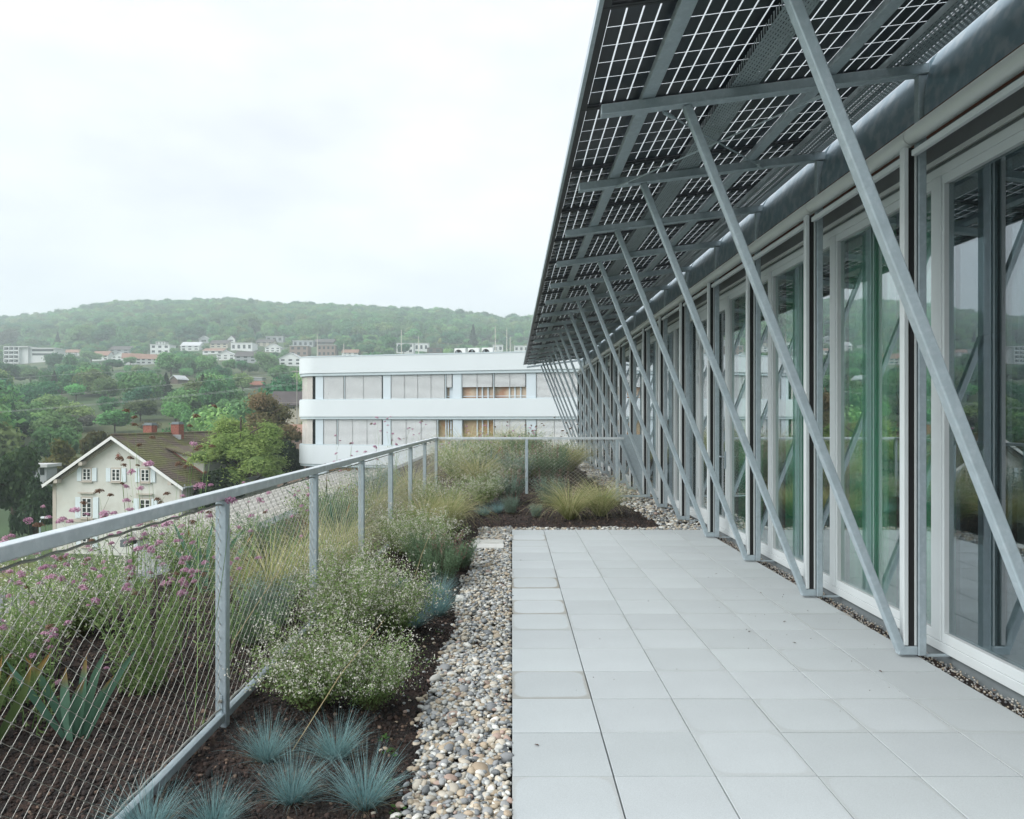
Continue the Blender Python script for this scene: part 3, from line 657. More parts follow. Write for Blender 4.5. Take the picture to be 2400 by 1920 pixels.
for i, (lx, ly, ds) in enumerate(((2.20, 5.75, 'at the joint beside the first strut foot'), (2.35, 6.35, 'dark, two tiles before the second strut foot'), (1.95, 6.05, 'lone, on the middle tiles'), (2.55, 5.1, 'reddish, near the gravel slot'),
                                  (2.5, 7.4, 'small, beside the second strut foot'), (.13, 3.95, 'thin, on the joint of the first tile column'), (.11, 9.1, 'small, on the far part of the first tile column'), (2.3, 8.3, 'among the far tiles near the struts'))):
    o = obj('fallen_leaf', lv, None, (lx, ly, .004), (rr.uniform(-.1, .1), rr.uniform(-.1, .1), rr.uniform(0, 6)), (1.2,)*3); tag(o, 'dry brown leaf ' + ds, 'leaf', 'dry leaves on the paving')
n = 60; gx = np.concatenate([rng.uniform(1.9, 2.95, 45), rng.uniform(.2, 2.9, 15)]); gy = rng.uniform(4.4, 9, n); s = rng.uniform(.002, .0055, n)
Vc = scatter(*ico(1), np.stack([gx, gy, np.full(n, .002)], -1), rotmats(rng, n), np.stack([s, s*.7, s*.4], -1), np.repeat([[.05, .035, .025]], n, 0))
o = obj('crumbs', mesh_np('crumbs', Vc[0], Vc[1], MT['granule'], Vc[2])); tag(o, 'dark crumbs of soil strewn on the tiles', 'crumbs', kind='stuff')
# ------------------------------------------------------------------ white office building across the garden
MT['white_wall'] = M('white_render', (.62, .67, .69), rough=.7, var=.025, scale=.3, spec=.3)
MT['blue_trim'] = M('pale_blue_trim', (.50, .58, .61), rough=.45, var=.03, scale=1)
MT['blue_panel'] = M('pale_blue_panel', (.55, .62, .66), rough=.4, var=.03, scale=1)
MT['blind'] = M('aluminium_blind', (.72, .75, .75), rough=.45, var=.05, scale=2)
MT['blind_warm'] = M('beige_blind', (.62, .60, .56), rough=.5, var=.05, scale=2)
MT['orange_inside'] = M('orange_interior', (.40, .19, .11), rough=.8, var=.35, scale=.5, second=(.50, .40, .30), smix=(.45, .55), sscale=.45)
MT['wood_inside'] = M('wood_interior', (.44, .33, .21), rough=.7, var=.2, scale=.8, second=(.34, .20, .10), sscale=.8)
WO = Vector((-17.4, 60.0)); WD = Vector((.968, -.250)).normalized(); WB = Vector((-WD.y, WD.x))
def ws(px):                               # metres along the facade for a photo column
    u = (px - HZX) / FPX; return (60*u + 17.4) / (WD.x - WD.y*u)
WLEN, WDEP, WR = 46.0, 15.0, 2.4
def outline(ins, r=WR):
    pts = [(ins - .95, WDEP)] + [(r - .95 - (r - ins) * math.cos(a), r - (r - ins) * math.sin(a)) for a in np.linspace(0, math.pi/2, 14)] + [(WLEN, ins), (WLEN, WDEP)]
    return pts
wb = empty('office_building', (WO.x, WO.y, -8.5), math.atan2(WD.y, WD.x)); tag(wb, 'white three storey office building with rounded corner and ribbon windows', 'building')
def wband(name, mat, ins, z0, z1, parent=None): return MB().prism(outline(ins), z0 + 8.5, z1 + 8.5, 'z', False).build(name, MT[mat], parent or wb)
wband('parapet', 'white_wall', 0, 5.42, 6.72); wband('coping', 'blue_trim', -.03, 6.722, 6.80); wband('soffit_trim', 'blue_trim', .08, 5.20, 5.418)
wband('spandrel', 'white_wall', 0, 1.90, 3.25); wband('sill', 'blue_trim', .05, 3.252, 3.31); wband('soffit_trim', 'blue_trim', .08, 1.70, 1.898)
wband('spandrel', 'white_wall', 0, -1.93, -.40); wband('sill', 'blue_trim', .05, -.398, -.34); wband('soffit_trim', 'blue_trim', .08, -2.13, -1.932)
wband('base', 'white_wall', 0, -8.5, -5.1)
for z0, z1 in ((3.0, 5.4), (-.6, 1.8), (-5.2, -2.0)): wband('glazing', 'window', .62, z0, z1)
def wbox(name, mat, s0, s1, t0, t1, z0, z1, parent=None): return MB().box(s0, s1, t0, t1, z0 + 8.5, z1 + 8.5).build(name, MT[mat], parent or wb)
def blind(s0, s1, z0, z1, mat='blind'):
    m = MB(); n = max(2, int((z1 - z0) / .085))
    for i in range(n):
        z = z0 + (z1 - z0) * (i + .5) / n + 8.5
        m.add([(s0, .20, z - .030), (s1, .20, z - .030), (s1, .255, z + .028), (s0, .255, z + .028), (s0, .205, z - .034), (s1, .205, z - .034), (s1, .26, z + .024), (s0, .26, z + .024)], [(0,1,2,3),(7,6,5,4),(0,4,5,1),(2,6,7,3)])
    o = m.build('blind', MT[mat], wb); o['kind'] = 'stuff'
    c = MB(); k = max(1, int((s1 - s0) / 1.1))
    for i in range(k + 1):
        s = s0 + .02 + (s1 - s0 - .04) * i / k; c.box(s - .008, s + .008, .185, .195, z0 + 8.5, z1 + 8.5)
    cc = c.build('ladder_cord', MT['pvframe'], o)
C2 = lambda x: ws(640 + x / 2.695)
def floor_(zs, zh, plan):
    for kind, a, b in plan:
        s0, s1 = C2(a), C2(b)
        if kind == 'p': wbox('panel', 'blue_panel', s0, s1, .22, .5, zs, zh)
        else:
            fr_ = wbox('window_frame', 'blue_trim', s0 - .03, s0 + .02, .19, .5, zs, zh)
            wbox('window_head', 'blue_trim', s0 + .021, s1, .27, .5, zh - .06, zh, fr_)
            if kind == 'b': blind(s0 + .03, s1 - .02, zs, zh)
            else:
                frac = {'h': .45, 'o': 1.0, 't': .38}[kind]; zo = zs + (zh - zs) * frac
                if frac < 1: blind(s0 + .03, s1 - .02, zo, zh)
                wbox('interior', 'wood_inside' if kind == 'o' else 'orange_inside', s0, s1, .56, .60, zs, zo, fr_)
                for q in (.45, .62, .8): wbox('mullion', 'blue_panel', s0 + (s1-s0)*q, s0 + (s1-s0)*q + .10, .44, .5, zs, zo, fr_)
                wbox('transom', 'blue_panel', s0 + .03, s1, .40, .439, zs + .12, zs + .17, fr_)
up = [('p', 262, 308), ('b', 310, 443), ('b', 447, 685), ('p', 690, 735), ('b', 738, 1083), ('h', 1087, 1129), ('p', 1132, 1183), ('h', 1187, 1386), ('h', 1392, 1595), ('p', 1598, 1655), ('b', 1658, 2010), ('p', 2015, 2065), ('b', 2070, 2400), ('p', 2410, 2470), ('b', 2475, 2900)]
lo = [('p', 262, 308), ('b', 310, 398), ('b', 402, 685), ('p', 690, 735), ('b', 738, 1032), ('o', 1036, 1129), ('p', 1132, 1186), ('o', 1189, 1386), ('b', 1392, 1595), ('p', 1598, 1655), ('b', 1658, 2010), ('p', 2015, 2065), ('b', 2070, 2400), ('p', 2410, 2470), ('b', 2475, 2900)]
floor_(3.32, 5.19, up); floor_(-.33, 1.69, lo)
floor_(-5.08, -2.14, [('p', 262, 330), ('o', 335, 700), ('p', 705, 760), ('b', 765, 1400)])
for zs, zh in ((3.32, 5.19), (-.33, 1.69)):      # the blinds that follow the rounded corner
    m = MB(); n = int((zh - zs) / .085); A_ = [(WR - .95 - (WR-.22) * math.cos(a), WR - (WR-.22) * math.sin(a)) for a in np.linspace(.05, math.pi/2 - .15, 10)]
    for i in range(n):
        z = zs + (zh - zs) * (i + .5) / n + 8.5
        for p, q in zip(A_[:-1], A_[1:]): m.add([(p[0], p[1], z - .032), (q[0], q[1], z - .032), (q[0]+.035, q[1]+.035, z + .03), (p[0]+.035, p[1]+.035, z + .03)], [(0, 1, 2, 3)])
    m.build('corner_blind', MT['blind_warm'], wb)['kind'] = 'stuff'
def wworld(s, t): p = WO + WD * s + WB * t; return p.x, p.y
MT['ac_white'] = M('ac_casing', (.62, .63, .61), rough=.5, var=.04)
for i, (pa, pb, ds) in enumerate(((1043, 1070, 'leftmost of the three'), (1076, 1102, 'middle of the three'), (1109, 1137, 'rightmost of the three'))):
    s = ws((pa + pb) / 2); x, y = wworld(s, 2.5); e = empty('air_conditioner', (x, y, 6.45), math.atan2(WD.y, WD.x)); tag(e, 'white rooftop air conditioner with dark fan, ' + ds + ' on the office roof', 'air conditioner', 'air conditioners on the office roof')
    MB().box(-.47, .47, -.2, .2, .06, .92).build('casing', MT['ac_white'], e, .02)
    MB().tube([(-.12, -.225, .5), (-.12, -.201, .5)], .31, 24).build('fan_grille', MT['black'], e)
    for q in (-.35, .35): MB().box(q - .04, q + .04, -.22, .22, 0, .058).build('foot', MT['galv'], e)
    fan = MB()
    for b_ in range(3):
        a = b_ * 2.094 + i; fan.add([(-.12, -.23, .5), (-.12 + .27*math.cos(a), -.232, .5 + .27*math.sin(a)), (-.12 + .27*math.cos(a+.7), -.236, .5 + .27*math.sin(a+.7))], [(0, 1, 2)])
    fan.build('fan', MT['plinth'], e)
MT['rod'] = M('pale_rod', (.55, .54, .48), rough=.5, metal=.3, var=.05)
for px, a, b, ds in ((730, 782, 834, 'near the rounded corner'), (793, 805, 833, 'short one, second from the rounded corner'), (930, 773, 830, 'tall one midway along the roof'), (971, 787, 828, 'one left of the air conditioners'), (1153.5, 764, 824, 'first tall one right of the air conditioners'), (1181, 768, 823, 'tall one nearest the canopy'), (1189, 791, 823, 'short one nearest the canopy')):
    s = ws(px); t = 1.0; x, y = wworld(s, t); px2 = HZX + FPX * x / y; z1 = EYE + (HZY - a) * y / FPX
    e = empty('lightning_rod', (x, y, 6.4)); tag(e, 'thin lightning rod on the office roof, ' + ds, 'rod', 'lightning rods on the office roof')
    MB().tube([(0, 0, 0), (0, 0, z1 - 6.4)], [.035, .02], 6).build('rod', MT['rod'], e); MB().box(-.12, .12, -.12, .12, -.05, .06).build('base', MT['plinth'], e)
tag(box('roof', MT['blue_trim'], None, 0, 1, 0, 1, 0, .01), kind='structure') if False else None
wband('roof', 'blue_trim', .3, 6.3, 6.42)

# ------------------------------------------------------------------ low hall with corrugated roof beyond the parapet
MT['corrug'] = M('fibre_cement_roof', (.46, .45, .41), rough=.85, var=.10, scale=.7, second=(.38, .37, .33), sscale=1.5)
ch = empty('corrugated_hall', (-9, 36, -8.5)); tag(ch, 'low hall with pale wavy corrugated roof beyond the terrace parapet', 'building')
nx_ = 121; cx = np.linspace(-12.4, -5.2, nx_); cyv = np.array([23.5, 30, 38, 46, 51.5]); wav = .10 * np.sin((cx + 12.4) * 2*np.pi/.62)
CX, CYm = np.meshgrid(cx, cyv); CZ = -1.75 + wav[None] + 0*CYm + .08 * (CX + 9)
obj('roof', mesh_np('roof', np.stack([CX + 9, CYm - 36, CZ + 8.5], -1), grid_faces(5, nx_), MT['corrug'], smooth=True), ch).modifiers.new('s', 'SOLIDIFY').thickness = .05
MB().box(-3.1, 3.5, -12.2, 15.2, 0, 6.3).build('wall', MT['render_wall'], ch); MB().box(-3.5, -3.32, -12.5, 15.5, 6.15, 6.38).build('gutter', MT['coping'], ch)

# ------------------------------------------------------------------ the cream house
MT['cream'] = M('cream_render', (.56, .57, .52), rough=.9, var=.06, scale=.8, second=(.45, .43, .37), smix=(.5, .75), sscale=.6)
MT['stone'] = M('pale_stone', (.46, .42, .36), rough=.85, var=.08, scale=2)
MT['shutter'] = M('white_shutter', (.62, .70, .72), rough=.6, var=.05, scale=3)
MT['sash_white'] = M('white_sash', (.72, .73, .71), rough=.5, var=.03)
MT['roof_moss'] = M('mossy_roof_tile', (.115, .088, .068), rough=.9, var=.3, scale=5, second=(.12, .12, .045), smix=(.38, .56), sscale=.7, bump=.5, bscale=14)
MT['brick'] = M('chimney_brick', (.29, .12, .09), rough=.9, var=.25, scale=7, second=(.25, .08, .06), sscale=9)
MT['zinc'] = M('zinc_sheet', (.38, .40, .41), rough=.5, metal=.4, var=.1)
hs_ = empty('cream_house', (-29.6, 55.2, -8.5), math.atan2(-.19, .98)); hs_.scale = (.965,) * 3; tag(hs_, 'cream gabled house with white shutters and mossy brown roof', 'house')
HW, ZE, ZA, HL = 5.6, 5.7, 9.2, 14.5       # half width, eaves, apex above the ground, length
MB().add([(-HW,0,0),(HW,0,0),(HW,0,ZE),(0,0,ZA),(-HW,0,ZE),(-HW,HL,0),(HW,HL,0),(HW,HL,ZE),(0,HL,ZA),(-HW,HL,ZE)], [(0,1,2,3,4),(9,8,7,6,5),(1,6,7,2),(5,0,4,9),(0,5,6,1),(2,7,8,3),(3,8,9,4)]).build('wall', MT['cream'], hs_)
sl = (ZA - ZE) / HW
def rz(off): return ZA - sl * abs(off)
rf = MB(); OV = .55; NR = 26
for sgn in (-1, 1):
    for i in range(NR):
        a, b = (HW + OV) * i / NR, (HW + OV) * (i + 1) / NR + .04
        za, zb = rz(a) + .13, rz(b) + .17
        rf.add([(sgn*a, -.62, za), (sgn*b, -.62, zb), (sgn*b, HL + .5, zb), (sgn*a, HL + .5, za), (sgn*b, -.62, zb - .05), (sgn*b, HL + .5, zb - .05)], [(0, 1, 2, 3), (1, 4, 5, 2)])
    rf.add([(0, -.6, rz(0) + .05), (sgn*(HW+OV), -.6, rz(HW+OV) + .05), (sgn*(HW+OV), HL+.5, rz(HW+OV) + .05), (0, HL+.5, rz(0) + .05)], [(0, 1, 2, 3)])
roof = rf.build('roof', MT['roof_moss'], hs_)
rt = MB(); rt.tube([(0, y, ZA + .13 + .025 * (i % 2)) for i, y in enumerate(np.arange(-.6, HL + .5, .35))], .12, 8); rt.build('ridge', MT['roof_moss'], roof)
for sgn in (-1, 1):
    MB().prism([(0, ZA - .17), (sgn*(HW+OV), rz(HW+OV) - .17), (sgn*(HW+OV), rz(HW+OV) + .08), (0, ZA + .08)], -.66, -.60, 'y').build('bargeboard', MT['sash_white'], roof)
    MB().prism([(sgn*.1, ZA - .42), (sgn*(HW-.1), rz(HW-.1) - .36), (sgn*(HW-.1), rz(HW-.1) - .02), (sgn*.1, ZA - .08)], -.10, -.003, 'y').build('frieze', MT['stone'], hs_)
    d = MB(); k = 34
    for i in range(k):
        o_ = .25 + (HW - .4) * i / k; d.box(sgn*o_ - .04, sgn*o_ + .04, -.20, -.101, rz(o_) - .24, rz(o_) - .12)
    d.build('dentil_course', MT['stone'], hs_)['kind'] = 'stuff'
    for o_ in (2.75, 5.0):
        MB().box(sgn*o_ - .16, sgn*o_ + .16, -.6, -.11, rz(o_) - .5, rz(o_) - .2).build('bracket', MT['stone'], hs_)
    MB().box(sgn*HW - .16, sgn*HW + .16, -.025, .3, 0, ZE - .15).build('corner_pilaster', MT['stone'], hs_)
    g_ = MB().tube([(sgn*(HW+OV+.06), -.6, rz(HW+OV)+.05), (sgn*(HW+OV+.06), HL+.5, rz(HW+OV)+.05)], .08, 8).build('gutter', MT['zinc'], roof)
MB().tube([(HW + .12, -.1, 0), (HW + .12, -.1, ZE - .3), (HW + OV, -.4, ZE - .1)], .05, 8).build('downpipe', MT['zinc'], hs_)
MB().box(-HW - .05, HW + .05, -.07, -.028, 2.5, 2.72).build('string_course', MT['stone'], hs_)
MB().prism([(-.12, ZA - 1.45), (.14, ZA - 1.72), (.4, ZA - 1.45), (.14, ZA - 1.18)], -.05, -.004, 'y').build('vent_frame', MT['stone'], hs_)
MB().prism([(-.02, ZA - 1.45), (.14, ZA - 1.60), (.30, ZA - 1.45), (.14, ZA - 1.30)], -.06, -.051, 'y').build('vent', MT['brick'], hs_)
def hwindow(cx, z0, w, h, sw, rows, lintel=False):
    f = MB().box(cx - w/2 - .10, cx + w/2 + .10, -.05, -.004, z0 - .08, z0 + h + .10).build('window', MT['stone'], hs_)
    MB().box(cx - w/2, cx + w/2, -.058, -.051, z0, z0 + h).build('pane', MT['window'], f)
    m = MB().box(cx - w/2, cx - w/2 + .06, -.085, -.059, z0, z0 + h).box(cx + w/2 - .06, cx + w/2, -.085, -.059, z0, z0 + h).box(cx - .05, cx + .05, -.09, -.059, z0, z0 + h)
    m.box(cx - w/2 + .061, cx - .051, -.084, -.059, z0, z0 + .06).box(cx + .051, cx + w/2 - .061, -.084, -.059, z0, z0 + .06).box(cx - w/2 + .061, cx - .051, -.084, -.059, z0 + h - .06, z0 + h).box(cx + .051, cx + w/2 - .061, -.084, -.059, z0 + h - .06, z0 + h)
    for i in range(1, rows):
        zz = z0 + h * i / rows
        m.box(cx - w/2 + .061, cx - .051, -.080, -.059, zz - .018, zz + .018).box(cx + .051, cx + w/2 - .061, -.080, -.059, zz - .018, zz + .018)
    m.build('window_sash', MT['sash_white'], f)
    MB().box(cx - w/2 - .16, cx + w/2 + .16, -.18, -.0505, z0 - .16, z0 - .081).build('sill', MT['stone'], f)
    if lintel: MB().box(cx - w/2 - .25, cx + w/2 + .25, -.22, -.0505, z0 + h + .36, z0 + h + .46).build('lintel', MT['stone'], f)
    for sg in (-1, 1):
        a = cx + sg * (w/2 + .115); b = a + sg * sw
        s = MB().box(min(a, b), max(a, b), -.075, -.02, z0 - .07, z0 + h + .06).build('shutter', MT['shutter'], f)
        lv_ = MB()
        for i in range(int(h / .11)): lv_.box(min(a, b) + .06, max(a, b) - .06, -.088, -.076, z0 + .03 + i*.11, z0 + .085 + i*.11)
for c in (-2.63, -.04, 2.52): hwindow(c, 5.79, .72, .92, .40, 3)
for c in (-2.63, 2.52):
    hwindow(c, 2.90, .86, 1.5, .48, 4, True); hwindow(c, .65, .8, 1.3, .45, 4)
for (al, of, w_, zt, nm) in ((4.5, -.5, .40, 10.05, 1), (6.8, .42, .38, 10.12, 2)):
    c = MB().box(of - w_, of + w_, al - .35, al + .35, ZA - .8, zt).build('chimney', MT['brick'], roof, .01)
    MB().box(of - w_ - .06, of + w_ + .06, al - .42, al + .42, zt + .001, zt + .10).build('chimney_cap', MT['plinth'], c) if False else None
    MB().box(of - w_ - .05, of + w_ + .05, al - .40, al + .40, zt + .002, zt + .08).box(of - w_ + .04, of + w_ - .04, al - .3, al + .3, zt + .081, zt + .22).build('chimney_top', MT['plinth'], roof)
    MB().box(of - w_ - .12, of + w_ + .25, al - .45, al - .36, rz(of + w_) + .12, rz(of) + .30).build('flashing', MT['zinc'], roof)
dm = MB().prism([(2.2, rz(2.2) + .02), (5.2, rz(5.2) - .05), (5.2, 7.15), (2.2, rz(2.2) + .12)], 3.5, 9.5, 'y').build('dormer', MT['cream'], hs_)
MB().prism([(1.9, rz(1.9) + .16), (5.6, 7.08), (5.6, 7.22), (1.9, rz(1.9) + .30)], 3.15, 9.9, 'y').build('dormer_roof', MT['roof_moss'], dm)
MB().prism([(2.15, rz(2.15) + .15), (5.25, rz(5.25) + .17), (5.25, rz(5.25) + .26), (2.15, rz(2.15) + .24)], 3.42, 3.497, 'y').build('dormer_flashing', MT['brick'], dm)

# ------------------------------------------------------------------ houses on the hillside
_YS = np.concatenate([np.arange(62, 300, 1.0), np.arange(300, 1100, 2.5)])
def ground_depth(px, py):
    "first depth at which the sloping ground shows at (px, py)"
    X = (px - HZX) * _YS / FPX; Z = ground_z(X, _YS); yy = HZY - (Z - EYE) * FPX / _YS
    k = np.argmax(yy <= py); return float(_YS[k]) if (yy <= py).any() else 1000.
HM = {'white': M('far_white_wall', (.66, .68, .67), rough=.8, var=.05, scale=.2), 'cream': M('far_cream_wall', (.50, .46, .38), rough=.8, var=.08, scale=.2), 'brickr': M('far_brick_wall', (.25, .18, .15), rough=.85, var=.1, scale=.3),
      'grey': M('far_grey_wall', (.33, .35, .36), rough=.8, var=.06, scale=.2), 'wood': M('far_timber_wall', (.10, .07, .055), rough=.9, var=.15, scale=.5),
      'orange': M('orange_tile_roof', (.27, .16, .12), rough=.85, var=.15, scale=.5), 'dark': M('dark_tile_roof', (.085, .075, .075), rough=.8, var=.15, scale=.5), 'flat': M('pale_flat_roof', (.50, .51, .50), rough=.7, var=.06, scale=.3),
      'rust': M('rusty_roof', (.24, .10, .07), rough=.85, var=.15, scale=.5), 'metal': M('light_sheet_roof', (.48, .50, .51), rough=.5, var=.08, scale=.4)}
HBOX = []
def hill_house(x0, x1, yt, yb, roof_kind, wall, roofm, label, name='hillside_house', Y=None, ridge='x', rot=0, win=(3, 2), catg='house', gf=.45, group='houses on the hillside'):
    Y = Y or ground_depth((x0 + x1) / 2, yb + 2); c = at((x0 + x1) / 2, yb, Y); w = (x1 - x0) * Y / FPX; h = (yb - yt) * Y / FPX; d = max(6.0, w * .75) if w > 6 else w
    HBOX.append((x0 - 2, x1 + 2, yt, yb, Y))
    e = empty(name, (c.x, c.y + d/2, c.z), rot); tag(e, label, catg, group)
    hb = h if roof_kind == 'flat' else h * (1 - gf); W = w / 2; D = d / 2
    if roof_kind == 'flat':
        MB().box(-W, W, -D, D, -5, hb - .3).build('wall', HM[wall], e); MB().box(-W - .3, W + .3, -D - .4, D + .3, hb - .299, hb).build('roof', HM[roofm], e)
    elif ridge == 'x':
        MB().add([(-W,-D,-5),(W,-D,-5),(W,D,-5),(-W,D,-5),(-W,-D,hb),(W,-D,hb),(W,D,hb),(-W,D,hb),(-W,0,h-.2),(W,0,h-.2)], [(0,1,5,4),(2,3,7,6),(1,2,6,9,5),(3,0,4,8,7)]).build('wall', HM[wall], e)
        m = MB()
        for sg in (-1, 1): m.add([(-W-.4, sg*(D+.5), hb-.35), (W+.4, sg*(D+.5), hb-.35), (W+.4, 0, h), (-W-.4, 0, h), (-W-.4, sg*(D+.5), hb-.55), (W+.4, sg*(D+.5), hb-.55), (W+.4, 0, h-.2), (-W-.4, 0, h-.2)], [(0,1,2,3),(7,6,5,4),(0,4,5,1),(1,5,6,2),(3,7,4,0)])
        m.build('roof', HM[roofm], e)
    else:
        MB().add([(-W,-D,-5),(W,-D,-5),(W,D,-5),(-W,D,-5),(-W,-D,hb),(W,-D,hb),(W,D,hb),(-W,D,hb),(0,-D,h-.2),(0,D,h-.2)], [(0,1,5,8,4),(2,3,7,9,6),(1,2,6,5),(3,0,4,7)]).build('wall', HM[wall], e)
        m = MB()
        for sg in (-1, 1): m.add([(sg*(W+.4), -D-.5, hb-.3), (sg*(W+.4), D+.4, hb-.3), (0, D+.4, h), (0, -D-.5, h), (sg*(W+.4), -D-.5, hb-.5), (sg*(W+.4), D+.4, hb-.5), (0, D+.4, h-.2), (0, -D-.5, h-.2)], [(0,1,2,3),(7,6,5,4),(0,4,5,1),(0,3,7,4)])
        m.build('roof', HM[roofm], e)
    nc, nr = win
    for r_ in range(nr):
        for q in range(nc):
            wx = -W + w * (q + .5) / nc; wh = hb / max(nr, 1); z0 = hb - (r_ + .78) * wh
            MB().box(wx - w/nc*.24, wx + w/nc*.24, -D - .06, -D - .01, z0, z0 + wh*.48).build('window', MT['window'], e)
    return e
# white apartment block with balconies, far left
apY = ground_depth(60, 853); HBOX.append((6, 124, 812, 853, apY)); ap = empty('apartment_block', tuple(at(62, 851, apY))); tag(ap, 'white apartment block with stacked balconies on the hillside', 'apartment block', 'houses on the hillside')
k_ = apY / FPX
def apb(name, m, x0, x1, y0, y1, d0, d1, parent=None): return MB().box((x0-62)*k_, (x1-62)*k_, d0, d1, (851-y1)*k_, (851-y0)*k_).build(name, m, parent or ap)
apb('wall', HM['white'], 10, 62, 814, 870, 2.2, 14); apb('wall', HM['white'], 62.2, 122, 814, 870, 4, 16); apb('roof', HM['flat'], 9, 66, 811.5, 813.9, 0, 15); apb('roof', HM['flat'], 66.2, 124, 815, 817, 2.2, 16.5)
for fl in range(4):
    yb_ = 822 + fl * 9.6
    b_ = apb('balcony', HM['white'], 9, 44, yb_ - 1.6, yb_ + 1.2, 0, 2.19); apb('railing', MT['pvframe'], 9.5, 43.5, yb_ - 4.2, yb_ - 1.7, .1, .2, b_)
    for q in range(3): apb('window', MT['window'], 12 + q*11, 20 + q*11, yb_ - 8, yb_ - 1.7, 2.1, 2.19)
    if fl < 2: apb('window_band', MT['window'], 68, 118, yb_ - 4.5, yb_ + .5, 3.9, 3.99)
for q in range(4): apb('fin', HM['white'], 9 + q*11.5, 10.2 + q*11.5, 814, 855, 0, 2.1)
for a in [
 (144, 186, 818, 834, 'gable', 'white', 'orange', 'low house with orange tiled roof right of the apartment block', {'ridge': 'x'}),
 (217, 254, 822, 844, 'gable', 'white', 'orange', 'white gabled house with orange roof, second right of the apartment block', {'ridge': 'x'}),
 (256, 304, 810, 829, 'gable', 'grey', 'dark', 'dark roofed house above the orange roofed terrace', {'ridge': 'x'}),
 (262, 300, 826, 845, 'gable', 'white', 'metal', 'white gable house with pale roof between the orange roofs', {'ridge': 'y'}),
 (283, 324, 827, 853, 'gable', 'white', 'orange', 'white terraced house with orange roof in the middle of its row', {'ridge': 'x', 'rot': .4}),
 (326, 364, 829, 853, 'gable', 'white', 'orange', 'white terraced house with orange roof at the end of its row', {'ridge': 'x', 'rot': .4}),
 (353, 398, 807, 829, 'flat', 'white', 'flat', 'white flat roofed cube villa on the hillside', {}),
 (366, 388, 801, 808, 'flat', 'white', 'flat', 'white penthouse storey on top of the cube villa', {'Y': 560}),
 (424, 468, 800, 821, 'gable', 'white', 'metal', 'white house with pale sheet roof right of the cube villa', {'ridge': 'x'}),
 (467, 490, 787, 803, 'gable', 'grey', 'metal', 'small grey house behind the pale sheet roof', {'ridge': 'y', 'win': (1, 1)}),
 (493, 534, 796, 815, 'gable', 'cream', 'dark', 'wide dark roofed house among trees above the village', {'ridge': 'x'}),
 (534, 552, 786, 806, 'gable', 'white', 'dark', 'narrow white gable beside the wide dark roof', {'ridge': 'y', 'win': (1, 2)}),
 (476, 524, 815, 829, 'gable', 'white', 'orange', 'long low orange roof below the pale sheet roof', {'ridge': 'x', 'win': (3, 1)}),
 (508, 551, 822, 842, 'gable', 'white', 'metal', 'white gabled house with pale blue roof in the village', {'ridge': 'y'}),
 (542, 592, 803, 821, 'flat', 'white', 'flat', 'white flat bungalow with wide eaves in the village', {'win': (4, 1)}),
 (551, 602, 822, 848, 'gable', 'grey', 'dark', 'house with dark brown roof at the village edge', {'ridge': 'x'}),
 (600, 641, 794, 811, 'gable', 'cream', 'dark', 'dark roofed house high above the village', {'ridge': 'x'}),
 (624, 664, 788, 801, 'flat', 'grey', 'flat', 'pale flat roof house at the upper village edge', {'win': (3, 1)}),
 (622, 658, 805, 825, 'gable', 'white', 'metal', 'white house with shallow gable above the office corner', {'ridge': 'y'}),
 (655, 708, 826, 856, 'gable', 'white', 'metal', 'white gabled house half hidden left of the office corner', {'ridge': 'y'}),
 (680, 722, 810, 834, 'flat', 'brickr', 'flat', 'brick and white block above the office corner', {'win': (3, 2)}),
 (687, 735, 798, 812, 'flat', 'grey', 'flat', 'modern grey house with glass front above the office roof', {'win': (4, 1)}),
 (737, 783, 793, 811, 'gable', 'wood', 'dark', 'house with broad dark roof above the office', {'ridge': 'x'}),
 (745, 786, 808, 835, 'flat', 'brickr', 'flat', 'red brick block directly behind the office roof', {'win': (4, 2)}),
 (802, 840, 818, 835, 'gable', 'white', 'orange', 'white house with orange roof just above the office parapet', {'ridge': 'x'}),
 (930, 970, 804, 828, 'flat', 'white', 'flat', 'white modern house behind the tall lightning rod', {'win': (3, 2)}),
 (972, 1005, 804, 822, 'flat', 'white', 'flat', 'white modern house left of the air conditioners', {'win': (3, 1)}),
 (1002, 1036, 815, 828, 'flat', 'wood', 'dark', 'low brown building just left of the air conditioners', {'win': (2, 1)}),
 (1156, 1180, 808, 824, 'flat', 'white', 'flat', 'small white house right of the air conditioners', {'win': (2, 1)}),
 (1206, 1240, 810, 824, 'flat', 'white', 'flat', 'white house beside the canopy edge', {'win': (3, 1)}),
 (401, 428, 879, 898, 'gable', 'wood', 'metal', 'small timber shed with pale roof on the slope', {'ridge': 'y', 'win': (0, 0), 'name': 'garden_shed', 'catg': 'shed', 'rot': -.5}),
 (584, 614, 893, 909, 'gable', 'wood', 'rust', 'small shed with rusty red roof on the slope', {'ridge': 'x', 'win': (0, 0), 'name': 'garden_shed', 'catg': 'shed'}),
 (590, 616, 884, 891, 'flat', 'grey', 'flat', 'low pale shed above the rusty one', {'win': (0, 0), 'name': 'garden_shed', 'catg': 'shed'}),
 (636, 720, 916, 960, 'gable', 'cream', 'dark', 'house with grey tiled roof behind the russet tree', {'ridge': 'x', 'Y': 112, 'gf': .62, 'rot': .15}),
 (650, 706, 995, 1075, 'gable', 'brickr', 'orange', 'red walled house glimpsed behind the russet tree', {'ridge': 'x', 'Y': 92, 'gf': .2}),
 (70, 110, 1088, 1120, 'flat', 'grey', 'flat', 'low white shed left of the cream house', {'Y': 74, 'name': 'garden_shed', 'catg': 'shed', 'win': (2, 1)}),
]:
    kw = dict(a[8]); hill_house(a[0], a[1], a[2], a[3], a[4], a[5], a[6], a[7], **kw)

